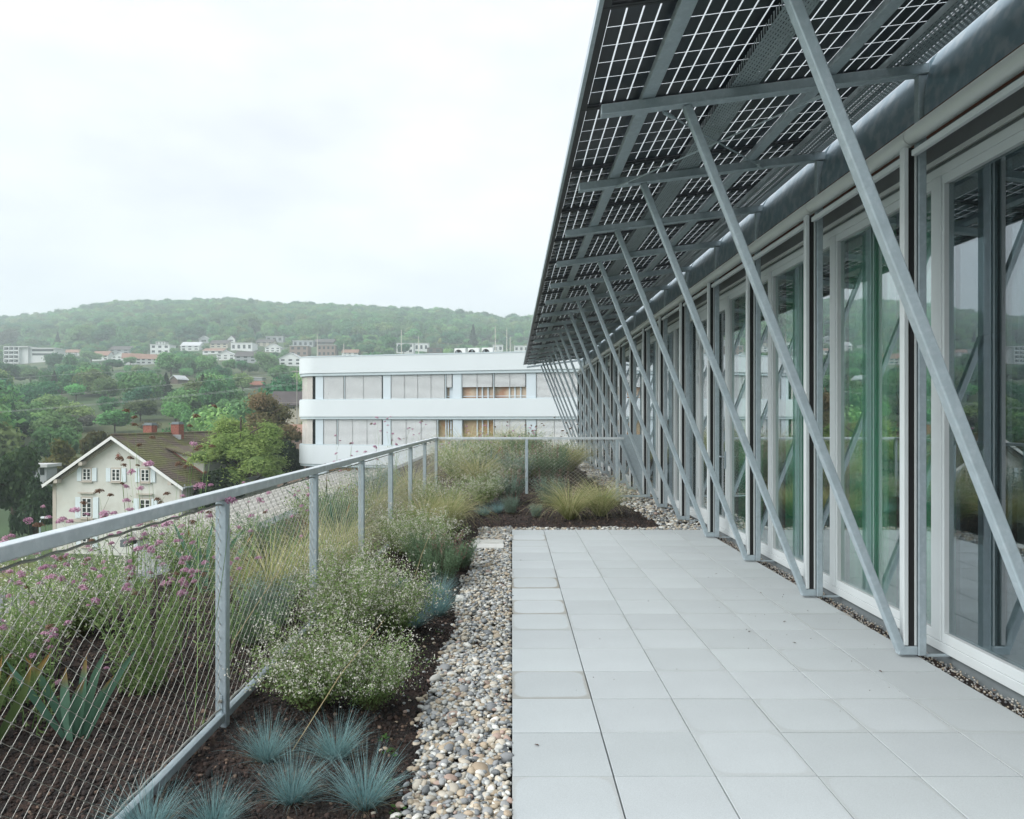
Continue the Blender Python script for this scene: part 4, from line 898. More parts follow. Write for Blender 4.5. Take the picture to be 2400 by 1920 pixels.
# ------------------------------------------------------------------ trees
def unit(v): return v / np.maximum(np.linalg.norm(v, axis=-1, keepdims=True), 1e-9)
def leaf_quads(r, P, N, size, C, aspect=.7):
    "one quad per point, facing N with jitter"
    n = len(P); N = unit(N + r.normal(0, .55, (n, 3))); a = unit(np.cross(N, r.normal(0, 1, (n, 3)))); b = np.cross(N, a)
    s = size * r.uniform(.6, 1.3, (n, 1)); a = a * s; b = b * s * aspect
    V = np.stack([P - a - b*.3, P - a*.1 - b, P + a + b*.2, P + a*.1 + b], 1)
    F = np.arange(n * 4).reshape(-1, 4); return V.reshape(-1, 3), F, np.repeat(C, 4, 0)
def crown(seed, n, leaf, nl=10, spread=.58, lr=(.34, .52), squash=.95, col=((.035, .07, .022), (.075, .11, .035)), core=True, droop=0, asp=.7):
    r = np.random.default_rng(seed)
    D = unit(r.normal(0, 1, (nl, 3))); D[:, 2] = np.where(D[:, 2] < -.75, -.2, D[:, 2])
    Cn = D * spread * r.uniform(.75 if nl < 20 else .35, 1.1, (nl, 1)); Cn[0] = 0; Cn[:, 2] *= squash; R = r.uniform(*lr, nl); R[0] = lr[1] * 1.05
    i = r.choice(nl, n, p=R**2 / (R**2).sum()); d = unit(r.normal(0, 1, (n, 3))); d[:, 2] = np.where(d[:, 2] < -.5, -d[:, 2], d[:, 2])
    P = Cn[i] + d * R[i][:, None] * r.uniform(.62, 1.10, (n, 1)); P[:, 2] -= droop * np.maximum(np.hypot(P[:, 0], P[:, 1]) - .4, 0)
    dist = np.linalg.norm(P[:, None] - Cn[None], axis=2) / R[None]; k = (dist < .60).sum(1) == 0
    P, d, i = P[k], d[k], i[k]
    P += d * (r.uniform(0, 1, (len(P), 1)) > .8) * r.uniform(0, .16, (len(P), 1))
    lump = r.uniform(0, 1, nl); t = np.clip(lump[i] * .6 + r.uniform(0, 1, len(P)) * .5, 0, 1)[:, None]
    C = np.array(col[0]) * (1 - t) + np.array(col[1]) * t
    parts = [leaf_quads(r, P, d, leaf, C, asp)]
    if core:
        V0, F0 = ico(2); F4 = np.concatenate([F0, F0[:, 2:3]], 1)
        parts.append(scatter(V0 * (1 + .12 * np.sin(V0[:, [2, 0, 1]] * 5)), F4, Cn - np.array([0, 0, droop * .15]), rotmats(r, nl), np.repeat(R[:, None] * .66, 3, 1), np.repeat([np.array(col[0]) * .8], nl, 0)))  # darkened solid lumps added inside the crown to block light
    V, F, C = cat(parts); V[:, 2] += 0
    return V, F, C
def conifer(seed, n, leaf, col=((.018, .042, .025), (.035, .07, .038))):
    r = np.random.default_rng(seed); z = 1 - r.uniform(0, 1, n) ** .6 * 2; rad = (1 - z) / 2 * .55 * (1 + .18 * np.sin(z * 22)) ; a = r.uniform(0, 6.283, n); q = r.uniform(.55, 1.05, n)
    P = np.stack([np.cos(a) * rad * q, np.sin(a) * rad * q, z - .10 * q], -1); N = np.stack([np.cos(a), np.sin(a), .5 + 0*a], -1); t = r.uniform(0, 1, (n, 1))
    parts = [leaf_quads(r, P, N, leaf, np.array(col[0])*(1-t) + np.array(col[1])*t, .5)]
    zz = np.linspace(-1, .92, 9); V = []; 
    for q_ in zz: V.append([[math.cos(b_) * (1-q_)/2*.45, math.sin(b_) * (1-q_)/2*.45, q_ - .06] for b_ in np.linspace(0, 2*np.pi, 9)])
    parts.append((np.array(V).reshape(-1, 3), grid_faces(9, 9), np.repeat([col[0]], 81, 0)))
    return cat(parts)
def leafmat(name, rnd=.16, trans=.25): return M(name, (0, 0, 0), tint=True, rough=.6, var=.18, scale=1.2, rnd=rnd, trans=trans, spec=.25)
MT['leaf_far'] = leafmat('hill_foliage', .34, .3); MT['leaf_near'] = leafmat('foliage', .05, .45)
MT['bark'] = M('bark', (.075, .058, .045), rough=.95, var=.25, scale=6)
KC = {k_: tuple(tuple(c * f for c, f in zip(q, (1.9, 3.0, 2.9))) for q in v_) for k_, v_ in {'green': ((.030, .062, .024), (.062, .100, .036)), 'dark': ((.018, .042, .024), (.036, .070, .034)), 'light': ((.052, .090, .032), (.098, .135, .045)), 'olive': ((.055, .070, .026), (.100, .105, .038)),
      'bright': ((.048, .100, .030), (.085, .150, .042)), 'copper': ((.040, .032, .026), (.070, .048, .034)), 'russet': ((.09, .060, .030), (.15, .085, .04)), 'yellow': ((.16, .12, .03), (.24, .17, .04))}.items()}
CM = {}
def far_crown(kind, v):
    key = (kind, v)
    if key not in CM:
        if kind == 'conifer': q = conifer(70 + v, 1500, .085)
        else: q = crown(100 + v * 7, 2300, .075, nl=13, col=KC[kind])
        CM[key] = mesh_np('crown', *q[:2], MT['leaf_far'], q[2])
    return CM[key]
trunk_me = MB().tube([(0, 0, -.4), (.02, 0, .4), (0, .02, 1.0)], [.085, .06, .035], 7).tube([(0, 0, .5), (.25, .1, .95)], [.04, .018], 6).tube([(0, 0, .55), (-.22, -.12, 1.0)], [.04, .018], 6).mesh('trunk', MT['bark'])
TREES = []
def hill_tree(cx, top, base, wpx, kind, label, Y=None, name='hillside_tree'):
    Y = Y or ground_depth(cx, base); x = (cx - HZX) * Y / FPX; g0 = gz(x, Y); zt = EYE + (HZY - top) * Y / FPX; r_ = wpx / 2 * Y / FPX; H = max(zt - g0, r_ * 1.2)
    e = empty(name, (x, Y, g0)); tag(e, label, 'tree', 'single trees on the hillside'); v = len(TREES) % 4; TREES.append((cx, top, base, wpx, Y))
    ch_ = H * (.98 if kind == 'conifer' else .88); me = far_crown(kind, v)
    obj('crown', me, e, (0, 0, H - ch_/2), (0, 0, (len(TREES) * 1.7) % 6.28), (r_ * (1.9 if kind == 'conifer' else 1.05), r_ * (1.9 if kind == 'conifer' else 1.05), ch_/2))
    obj('trunk', trunk_me, e, (0, 0, 0), (0, 0, len(TREES) * 2.1), (H * .45,)*3)
    return e
for a in [
 (18, 767, 826, 42, 'copper', 'dark copper coloured tree above the white apartment block'), (75, 790, 818, 32, 'light', 'pale green tree directly behind the apartment block'), (105, 796, 820, 30, 'dark', 'dark bushy tree behind the right end of the apartment block'),
 (136, 776, 824, 24, 'conifer', 'dark slender conifer right of the apartment block'), (195, 758, 816, 64, 'olive', 'broad yellowish tree above the orange roofed houses'), (240, 768, 813, 46, 'dark', 'dark tree touching the broad yellowish one'),
 (300, 778, 811, 26, 'green', 'green tree above the dark roofed house'), (336, 784, 811, 26, 'dark', 'dark tree left of the white cube villa'), (360, 776, 805, 30, 'olive', 'olive tree just behind the white cube villa'),
 (510, 730, 772, 38, 'green', 'large round tree below the wooded crest'), (585, 733, 785, 64, 'light', 'wide pale tree below the crest, above the village'), (452, 784, 803, 32, 'dark', 'dark spreading tree behind the pale sheet roof'),
 (402, 822, 884, 70, 'green', 'big round tree in front of the white cube villa'), (486, 828, 884, 54, 'green', 'round tree below the long orange roof'), (541, 838, 874, 36, 'light', 'pale tree below the gabled house with blue roof'), (568, 842, 878, 32, 'dark', 'dark tree below the dark brown roof'),
 (622, 822, 874, 54, 'olive', 'olive tree left of the hidden white gable'), (438, 859, 893, 36, 'light', 'small yellow green tree below the big round one'), (307, 834, 858, 32, 'bright', 'small bright tree among the terraced gables'), (265, 840, 872, 52, 'dark', 'dark tree before the terraced houses'),
 (215, 822, 852, 50, 'light', 'greyish tree before the second orange roof'), (165, 822, 884, 34, 'dark', 'tall dark tree before the first orange roof'), (128, 822, 874, 44, 'dark', 'dark tree before the right end of the apartment block'), (72, 860, 905, 52, 'olive', 'olive tree below the apartment block'),
 (30, 850, 908, 64, 'dark', 'dark mass of a tree below the balconies'), (146, 888, 926, 40, 'light', 'rounded light tree beside the hillside meadow'), (179, 896, 940, 50, 'bright', 'bright green rounded tree on the lower slope'), (30, 904, 936, 26, 'conifer', 'small dark conifer in the hillside meadow'),
 (290, 872, 904, 36, 'bright', 'small bright tree in the middle of the slope'), (246, 880, 946, 62, 'olive', 'tall olive tree in the middle of the slope'), (120, 918, 988, 84, 'olive', 'large olive crown on the lower slope'), (252, 925, 988, 52, 'dark', 'dark tree between two olive crowns'),
 (330, 935, 988, 84, 'olive', 'wide olive tree above the house chimneys'), (412, 936, 1004, 66, 'bright', 'light green round tree right of the chimneys'), (390, 872, 936, 46, 'conifer', 'broad dark conifer below the timber shed'), (506, 880, 990, 88, 'green', 'largest dark green crown left of the russet tree'),
 (270, 962, 1018, 100, 'light', 'wide light crown directly above the house ridge'), (190, 968, 1014, 74, 'copper', 'brownish tree above the left roof slope'), (55, 960, 1052, 124, 'dark', 'dark broad tree at the foot of the slope'), (352, 984, 1020, 52, 'russet', 'brown tree peeping over the ridge between the chimneys'),
 (1110, 758, 826, 34, 'conifer', 'tall dark fir above the air conditioners'), (1037, 791, 814, 22, 'yellow', 'small golden tree left of the fir'), (912, 780, 834, 42, 'dark', 'dark tree beside the tall lightning rod'), (840, 781, 816, 32, 'dark', 'dark tree above the orange roof by the office'),
 (947, 804, 834, 32, 'dark', 'dark round shrub before the modern white house'), (974, 768, 808, 52, 'light', 'light tree behind the modern white houses'), (1060, 774, 820, 64, 'dark', 'dark wide tree between golden tree and fir'), (865, 808, 836, 48, 'green', 'green clump above the office parapet'), (793, 796, 834, 26, 'green', 'small round tree between brick block and orange roof'),
 (660, 850, 905, 60, 'green', 'green tree behind the tip of the russet tree'), (570, 870, 925, 56, 'olive', 'olive tree behind the rusty shed')]:
    hill_tree(*a)
# the wood that covers the rest of the hill: one mass
rg = np.random.default_rng(77); cand = []
for (ya, yb_, sp) in ((108, 360, 5.6), (360, 640, 6.6), (640, 1060, 9.0)):
    n = int(.5 * 1.45 * (yb_**2 - ya**2) / sp**2); y = np.sqrt(rg.uniform(ya**2, yb_**2, n)); u = rg.uniform(-1.02, .43, n); cand.append(np.stack([u * y, y], -1))
cand = np.concatenate(cand); X, Y = cand[:, 0], cand[:, 1]; Zg = ground_z(X, Y); PX = HZX + FPX * X / Y; PB = HZY - (Zg - EYE) * FPX / Y
H = rg.uniform(7, 16, len(X)) * np.where(Y > 640, 1.1, 1) * np.where((PB > 800) & (PB < 880), .62, 1); Rr = H * rg.uniform(.40, .55, len(X)); PT = PB - H * FPX / Y; PW = Rr * FPX / Y
keep = np.ones(len(X), bool)
for (x0, x1, yt, yb_, hy) in HBOX: keep &= ~((Y < hy + 16) & (PX + PW * .8 > x0) & (PX - PW * .8 < x1) & (PT < yb_ - 3) & (PB > yt))
for (cx, top, base, wpx, ty) in TREES: keep &= ~((Y < ty + 4) & (np.abs(PX - cx) < wpx * .35 + PW * .5) & (PT < base - (base - top) * .62) & (PB > top))
keep &= ~((PX > -20) & (PX < 125) & (PB > 888) & (PB < 938) & (Y > 150))            # the meadow
keep &= ~((PB > 770) & (PB < 845) & (rg.uniform(0, 1, len(X)) < .25))
keep &= ~((X > -40) & (X < 20) & (Y < 100))
X, Y, Zg, H, Rr, PB_ = X[keep], Y[keep], Zg[keep], H[keep], Rr[keep], PB[keep]
kinds_ = ['green', 'dark', 'light', 'olive', 'green', 'conifer']; upper = Y > 640
kd = np.where(upper, rg.choice(6, len(X), p=[.36, .14, .16, .12, .22, .0]), rg.choice(6, len(X), p=[.26, .20, .19, .19, .12, .04]))
wood = bpy.data.meshes.new('hillside_wood'); wood.vertices.add(len(X)); wood.vertices.foreach_set('co', np.stack([X, Y, Zg + H * .44], -1).astype(np.float32).ravel())
for nm, ty, dat in (('kind_id', 'INT', kd), ('turn', 'FLOAT', rg.uniform(0, 6.28, len(X))), ('rad', 'FLOAT', Rr * 1.1), ('high', 'FLOAT', H * .5)):
    at_ = wood.attributes.new(nm, ty, 'POINT'); at_.data.foreach_set('value', np.ascontiguousarray(dat, dtype=np.int32 if ty == 'INT' else np.float32))
wo = obj('hillside_wood', wood); tag(wo, 'dense green wood covering the hill up to its crest', 'wood', kind='stuff')
srcs = []
for i, kd_ in enumerate(kinds_):
    want = far_crown(kd_, (i * 3 + 1) % 4); s_ = next((o for o in COL.objects if o.data is want), None)
    if s_ is None: want = next(m for (k2, v2), m in CM.items() if k2 == kd_); s_ = next(o for o in COL.objects if o.data is want)
    srcs.append(s_)
ng = bpy.data.node_groups.new('wood_scatter', 'GeometryNodeTree'); ng.interface.new_socket('Geometry', in_out='INPUT', socket_type='NodeSocketGeometry'); ng.interface.new_socket('Geometry', in_out='OUTPUT', socket_type='NodeSocketGeometry')
N_ = ng.nodes; L2 = ng.links; gi = N_.new('NodeGroupInput'); go = N_.new('NodeGroupOutput'); jn = N_.new('GeometryNodeJoinGeometry')
def nattr(nm, ty): q = N_.new('GeometryNodeInputNamedAttribute'); q.data_type = ty; q.inputs['Name'].default_value = nm; return q.outputs['Attribute']
ka, ta, ra, ha = nattr('kind_id', 'INT'), nattr('turn', 'FLOAT'), nattr('rad', 'FLOAT'), nattr('high', 'FLOAT')
sc_ = N_.new('ShaderNodeCombineXYZ'); L2.new(ra, sc_.inputs[0]); L2.new(ra, sc_.inputs[1]); L2.new(ha, sc_.inputs[2]); ro_ = N_.new('ShaderNodeCombineXYZ'); L2.new(ta, ro_.inputs[2])
for i, s_ in enumerate(srcs):
    cmp_ = N_.new('FunctionNodeCompare'); cmp_.data_type = 'INT'; cmp_.operation = 'EQUAL'; L2.new(ka, cmp_.inputs[2]); cmp_.inputs[3].default_value = i
    ip = N_.new('GeometryNodeInstanceOnPoints'); oi_ = N_.new('GeometryNodeObjectInfo'); oi_.inputs['Object'].default_value = s_; oi_.transform_space = 'ORIGINAL'; oi_.inputs['As Instance'].default_value = False
    L2.new(gi.outputs[0], ip.inputs['Points']); L2.new(cmp_.outputs[0], ip.inputs['Selection']); L2.new(oi_.outputs['Geometry'], ip.inputs['Instance']); L2.new(ro_.outputs[0], ip.inputs['Rotation']); L2.new(sc_.outputs[0], ip.inputs['Scale']); L2.new(ip.outputs[0], jn.inputs[0])
L2.new(jn.outputs[0], go.inputs[0]); md = wo.modifiers.new('scatter', 'NODES'); md.node_group = ng

# near trees round the house
def near_tree(name, px, py_top, py_bot, wpx, Y, seed, n, leaf, col, label, droop=0, nl=22, lr=(.22, .36), spread=.72, asp=.6, core=True):
    x = (px - HZX) * Y / FPX; zt = EYE + (HZY - py_top) * Y / FPX; zb = EYE + (HZY - py_bot) * Y / FPX; r_ = wpx/2 * Y / FPX; g0 = gz(x, Y)
    e = empty(name, (x, Y, g0)); tag(e, label, 'tree')
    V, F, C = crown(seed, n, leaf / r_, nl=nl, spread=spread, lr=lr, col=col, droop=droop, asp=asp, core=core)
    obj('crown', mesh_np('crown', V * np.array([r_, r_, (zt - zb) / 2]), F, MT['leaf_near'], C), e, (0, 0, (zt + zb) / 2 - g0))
    h = (zt + zb) / 2 - g0; m = MB(); m.tube([(0, 0, -.3), (.1, 0, h * .5), (0, .1, h), (.1, .1, h + r_*.6)], [.26, .2, .15, .05], 9)
    rr = random.Random(seed)
    for i in range(7):
        a = i * .9 + rr.random(); z0 = h * (.55 + .08 * i); m.tube([(0, 0, z0), (math.cos(a)*r_*.35, math.sin(a)*r_*.35, z0 + r_*.3), (math.cos(a)*r_*.75, math.sin(a)*r_*.75, z0 + r_*.42)], [.10, .07, .02], 6)
    m.build('trunk', MT['bark'], e)
near_tree('robinia_tree', 562, 976, 1150, 285, 60, 11, 34000, .15, ((.18, .29, .08), (.38, .50, .16)), 'feathery light green tree right of the cream house', droop=.35, nl=44, lr=(.12, .24), spread=.84, asp=.36)
near_tree('russet_tree', 618, 905, 1100, 190, 76, 12, 18000, .15, ((.15, .17, .075), (.33, .24, .13)), 'russet brown tree between the house and the white office', nl=40, lr=(.12, .25), spread=.84)
near_tree('dark_tree', 668, 1020, 1150, 90, 66, 13, 6000, .17, ((.018, .040, .018), (.035, .065, .025)), 'dark green tree beside the office corner')
near_tree('dark_tree', 30, 1042, 1260, 130, 64, 14, 12000, .20, ((.03, .075, .03), (.08, .14, .05)), 'dark green tree left of the cream house, nearest the frame edge')
near_tree('dark_tree', 82, 1125, 1290, 95, 60, 15, 8000, .18, ((.025, .06, .028), (.06, .11, .045)), 'dark shrubby tree against the left wall of the cream house')
near_tree('autumn_tree', 138, 1030, 1150, 105, 80, 16, 7000, .22, ((.06, .11, .035), (.20, .18, .055)), 'green tree turning yellow above the low white shed')
near_tree('autumn_tree', 226, 1000, 1110, 80, 92, 17, 5000, .25, ((.055, .08, .025), (.12, .105, .035)), 'small olive tree behind the left roof slope')
near_tree('dark_tree', 500, 1095, 1240, 150, 56, 18, 7000, .18, ((.016, .036, .016), (.035, .062, .022)), 'dark hedge like tree below the feathery tree')

# ------------------------------------------------------------------ wires, poles, lamps
MT['wire'] = M('pale_wire', (.42, .44, .44), rough=.5, var=.02)
MT['pole'] = M('grey_pole', (.34, .33, .30), rough=.8, var=.1)
def wire(pts, Y0_, Y1_, label, r_=.014):
    P = []; n = 24
    xs_ = np.linspace(pts[0][0], pts[-1][0], n); ys2 = np.interp(xs_, [p[0] for p in pts], [p[1] for p in pts])
    co = np.polyfit([p[0] for p in pts], [p[1] for p in pts], min(2, len(pts) - 1)); ys2 = np.polyval(co, xs_)
    for i in range(n): P.append(at(xs_[i], ys2[i], Y0_ + (Y1_ - Y0_) * i / (n-1)))
    o0 = P[0].copy(); o = MB().tube([p - o0 for p in P], r_, 5).build('power_line', MT['wire'], None, loc=o0); tag(o, label, 'power line', 'power lines')
wire([(-60, 969), (383, 932), (700, 897)], 104, 104, 'lowest overhead line crossing the slope above the house roof'); wire([(-60, 971), (383, 934.5), (700, 900)], 104.3, 104.3, 'overhead line just under the lowest pair member')
wire([(120, 927), (428, 899), (700, 870)], 112, 112, 'middle overhead line crossing the slope'); wire([(-60, 893), (138, 879), (380, 866)], 118, 118, 'upper overhead line on the left slope')
for px, a, b, ds in ((134, 873, 900, 'below the apartment block'), (391, 888, 935, 'with a thin mast before the broad conifer'), (388, 938, 975, 'just right of the wide olive tree'), (514, 846, 876, 'below the village'), (606, 846, 876, 'at the village edge'), (100, 1010, 1040, 'above the low white shed'), (697, 862, 935, 'tall, beside the office corner')):
    Y = min(ground_depth(px, b), 105 if px == 697 else 999); p = at(px, b, Y); e = empty('utility_pole', p); tag(e, 'thin utility pole ' + ds, 'pole', 'utility poles on the slope'); hh = (b - a) * Y / FPX
    MB().tube([(0, 0, -6), (0, 0, hh)], [.16 if Y > 150 else .08, .1 if Y > 150 else .05], 6).build('mast', MT['pole'], e); MB().box(-.7, .7, -.06, .06, hh - .6, hh - .45).build('crossarm', MT['pole'], e)
for px, py, Y, ds, s_ in ((112, 1214, 50, 'below the left corner of the cream house', -1),):
    p = at(px, py, Y); e = empty('street_lamp', (p.x, p.y, -8.5)); tag(e, 'grey street lamp ' + ds, 'street lamp'); h = p.z + 8.5
    MB().tube([(.5*s_, 0, 0), (.5*s_, 0, h - .25), (.4*s_, 0, h - .06), (.1*s_, 0, h)], [.07, .045, .035, .03], 8).build('mast', MT['galv'], e); MB().box(-.42, .12, -.11, .11, h - .05, h + .09).build('lamp_head', MT['white_frame'], e, .04, 2)
# ------------------------------------------------------------------ plants of the roof garden
def plantmat(name, trans=.3, rough=.6): return M(name, (0, 0, 0), tint=True, rough=rough, var=.10, scale=9, rnd=.05, trans=trans, spec=.3)
MT['blade'] = plantmat('grass_blade', .4); MT['plant_leaf'] = plantmat('plant_leaf', .45); MT['petal'] = plantmat('petal', .3, .7); MT['stem'] = plantmat('stem', .1); MT['iris_leaf'] = plantmat('iris_leaf', .2, .45)
def curves(r, n, base_r, length, tilt0, tilt1, seg, out=.8, power=1.0, az=None):
    "n curved stems from a common base: points (n, seg+1, 3) and side vectors"
    rad = base_r * np.sqrt(r.uniform(0, 1, n)); a0 = r.uniform(0, 2*np.pi, n); B = np.stack([rad*np.cos(a0), rad*np.sin(a0), np.zeros(n)], -1)
    a = a0 + r.normal(0, 1 - out + .15, n) if az is None else r.normal(az[0], az[1], n)
    L = r.uniform(*length, n); t0 = np.radians(r.uniform(*tilt0, n)); t1 = np.radians(r.uniform(*tilt1, n))
    s = np.linspace(0, 1, seg + 1); th = t0[:, None] + (t1 - t0)[:, None] * s[None] ** power
    dr = np.sin(th) * L[:, None] / seg; dz = np.cos(th) * L[:, None] / seg
    R_ = np.concatenate([np.zeros((n, 1)), np.cumsum((dr[:, 1:] + dr[:, :-1]) / 2, 1)], 1); Z = np.concatenate([np.zeros((n, 1)), np.cumsum((dz[:, 1:] + dz[:, :-1]) / 2, 1)], 1)
    P = np.stack([B[:, None, 0] + R_*np.cos(a)[:, None], B[:, None, 1] + R_*np.sin(a)[:, None], Z], -1)
    return P, a
def ribbons(r, P, a, width, c0, c1, twist=.9, taper=1.2):
    n, m = P.shape[:2]; s = np.linspace(0, 1, m); ph = a + np.pi/2 + r.normal(0, twist, n); S = np.stack([np.cos(ph), np.sin(ph), r.normal(0, .25, n)], -1)
    w = (width * r.uniform(.7, 1.25, n))[:, None] * (1 - s[None] ** taper * .93); side = S[:, None] * w[..., None] / 2
    V = np.stack([P - side, P + side], 2).reshape(n, m * 2, 3); j = np.arange(m - 1)
    F0 = np.stack([2*j, 2*j+1, 2*j+3, 2*j+2], -1); F = (F0[None] + (np.arange(n) * 2*m)[:, None, None]).reshape(-1, 4)
    t = np.clip(r.uniform(0, 1, (n, 1)) * .7 + s[None] * .4, 0, 1)[..., None]; C = np.array(c0) * (1 - t) + np.array(c1) * t
    return V.reshape(-1, 3), F, np.repeat(C.reshape(-1, 3), 2, 0)
def along(r, P, k, lo, hi, jit):
    "k random points on each curve between fractions lo and hi"
    n, m = P.shape[:2]; t = r.uniform(lo, hi, (n, k)) * (m - 1); i = np.minimum(t.astype(int), m - 2); f = (t - i)[..., None]; idx = np.arange(n)[:, None]
    Q = P[idx, i] * (1 - f) + P[idx, i + 1] * f; return (Q + r.normal(0, jit, Q.shape)).reshape(-1, 3)
def plant(name, x, y, label, catg='plant', group=None, rz=0, dz=0):
    e = empty(name, (x, y, sz(x, y) + dz), rz); tag(e, label, catg, group); return e
def put(name, q, mat, parent, stuff=True, smooth=False):
    o = obj(name, mesh_np(name, *q[:2], MT[mat], q[2], smooth), parent)
    if stuff: o['kind'] = 'stuff'
    return o
# blue fescue
FES = []
for v in range(3):
    r = np.random.default_rng(200 + v); P, a = curves(r, 560, .04, (.12, .33), (0, 58), (12, 104), 5, .75)
    b = ribbons(r, P, a, .0026, (.09, .22, .23), (.38, .58, .59)); P2, a2 = curves(r, 170, .04, (.08, .30), (10, 80), (50, 112), 4, .8); b2 = ribbons(r, P2, a2, .002, (.20, .18, .12), (.30, .27, .18))
    q = cat([b, b2]); FES.append(mesh_np('blades', *q[:2], MT['blade'], q[2]))
for i, (x, y, s, ds) in enumerate(((-1.22, 3.66, 1.0, 'left of the back pair'), (-.885, 3.70, 1.06, 'right of the back pair'), (-.975, 3.27, 1.12, 'large one in the middle of the front'), (-.665, 3.33, 1.06, 'nearest the pebbles'), (-1.23, 3.03, 1.05, 'cut off by the frame, middle front'), (-1.47, 2.98, .95, 'beside the bottom rail'),
                                   (-.66, 6.55, 1.35, 'spilling over the bare soil by the white blossom'), (-.80, 6.05, 1.1, 'half hidden under the white blossom'), (-.72, 7.2, 1.0, 'at the pink spiked shrub'), (-.25, 13.3, 1.2, 'small, behind the far pebbles'), (-.5, 13.0, 1.1, 'leftmost behind the far pebbles'), (-1.1, 7.2, 1.0, 'deep among the white blossom'))):
    e = plant('blue_fescue', x, y, 'blue fescue tuft, ' + ds, 'grass', 'blue fescue tufts', dz=-.005); s *= .86 + .1 * math.sin(i * 2.7); o = obj('blades', FES[i % 3], e, (0, 0, 0), (.06 * math.sin(i * 3.1), .06 * math.cos(i * 1.7), i * 1.3), (s, s, s * (1 + .12 * math.sin(i * 4.3)))); o['kind'] = 'stuff'
# white flowering calamint
def calamint(seed, n, rad, h, flowers=11, leaves=12, green=((.15, .25, .08), (.33, .45, .18))):
    r = np.random.default_rng(seed); P, a = curves(r, n, rad * .12, (h * .75, h * 1.25), (0, 50), (15, 82), 6, .85)
    P[..., :2] *= rad / (h * .78); P += np.cumsum(r.normal(0, .006, P.shape), 1)
    st = ribbons(r, P, a, .0028, (.14, .11, .06), (.17, .21, .09), taper=2)
    L = along(r, P, leaves, .18, .95, .014); t = r.uniform(0, 1, (len(L), 1)); lf = leaf_quads(r, L, np.array([0, 0, 1.]) + 0*L, .0095, np.array(green[0])*(1-t) + np.array(green[1])*t, .6)
    # side twigs carry the blossom
    Fp = np.repeat(along(r, P, max(2, flowers // 4), .48, 1.02, .016), 4, 0); Fp = Fp + r.normal(0, .0085, Fp.shape); Fp[:, 2] += .006
    Q1 = leaf_quads(r, Fp, r.normal(0, 1, Fp.shape) + np.array([0, -.4, .8]), .0052, np.repeat([[.82, .80, .72]], len(Fp), 0) * r.uniform(.8, 1.1, (len(Fp), 1)), .8)
    Q2 = leaf_quads(r, along(r, P, flowers // 2, .45, 1.0, .018), r.normal(0, 1, (n * (flowers // 2), 3)), .004, np.repeat([[.40, .42, .26]], n * (flowers // 2), 0), .6)
    return st, lf, cat([Q1, Q2])
CAL = []
for v in range(3):
    st, lf, fl = calamint(300 + v, 330, .40, .44, 17, 24); CAL.append((mesh_np('stems', *st[:2], MT['stem'], st[2]), mesh_np('leaves', *lf[:2], MT['plant_leaf'], lf[2]), mesh_np('blossom', *fl[:2], MT['petal'], fl[2])))
for i, (x, y, s, hz_, ds) in enumerate(((-1.16, 4.30, 1.02, 1.15, 'nearest, spreading from the post towards the soil'), (-.84, 4.36, .78, .98, 'low one leaning onto the bare soil'), (-1.26, 5.6, 1.15, 1.35, 'dense, behind the nearest'), (-.92, 5.75, .9, 1.2, 'over the blue grass'), (-1.48, 6.5, 1.0, 1.35, 'pushing through the wire mesh'), (-1.02, 8.55, 1.15, 1.3, 'behind the pink spiked shrub'), (-1.35, 9.1, 1.1, 1.35, 'beside the fifth post'), (-1.2, 12.6, 1.3, 1.5, 'below the far corner of the railing'), (-.55, 14.2, 1.2, 1.4, 'inside the corner of the cross railing'),
                                          (-3.2, 3.6, 1.3, 1.45, 'outside the railing by the roof edge'), (-3.25, 4.5, 1.3, 1.4, 'second outside the railing by the roof edge'), (-3.3, 5.6, 1.2, 1.4, 'third outside the railing by the roof edge'), (-3.2, 7.4, 1.3, 1.5, 'fourth outside the railing'), (-2.6, 10.5, 1.5, 1.7, 'outside the railing near its far end'), (-1.2, 17.5, 1.7, 2.0, 'beyond the cross railing, left'), (-.5, 19.5, 1.8, 2.0, 'beyond the cross railing, middle'), (.5, 17.6, 1.5, 1.7, 'beyond the middle cross post'), (-1.5, 21.5, 2.0, 2.2, 'far beyond the railing corner'), (.2, 22.8, 1.9, 2.0, 'on the far mound'), (-.2, 16.2, 1.2, 1.2, 'right behind the cross mesh'), (-3.0, 2.9, 1.2, 1.3, 'at the lower left by the roof edge'))):
    e = plant('calamint', x, y, 'white flowering calamint, ' + ds, 'flowering plant', 'white flowering bushes')
    for nm, me in zip(('stems', 'leaves', 'blossom'), CAL[i % 3]):
        o = obj(nm, me, e, (0, 0, 0), (0, 0, i * 2.2), (s, s, hz_)); o['kind'] = 'stuff'
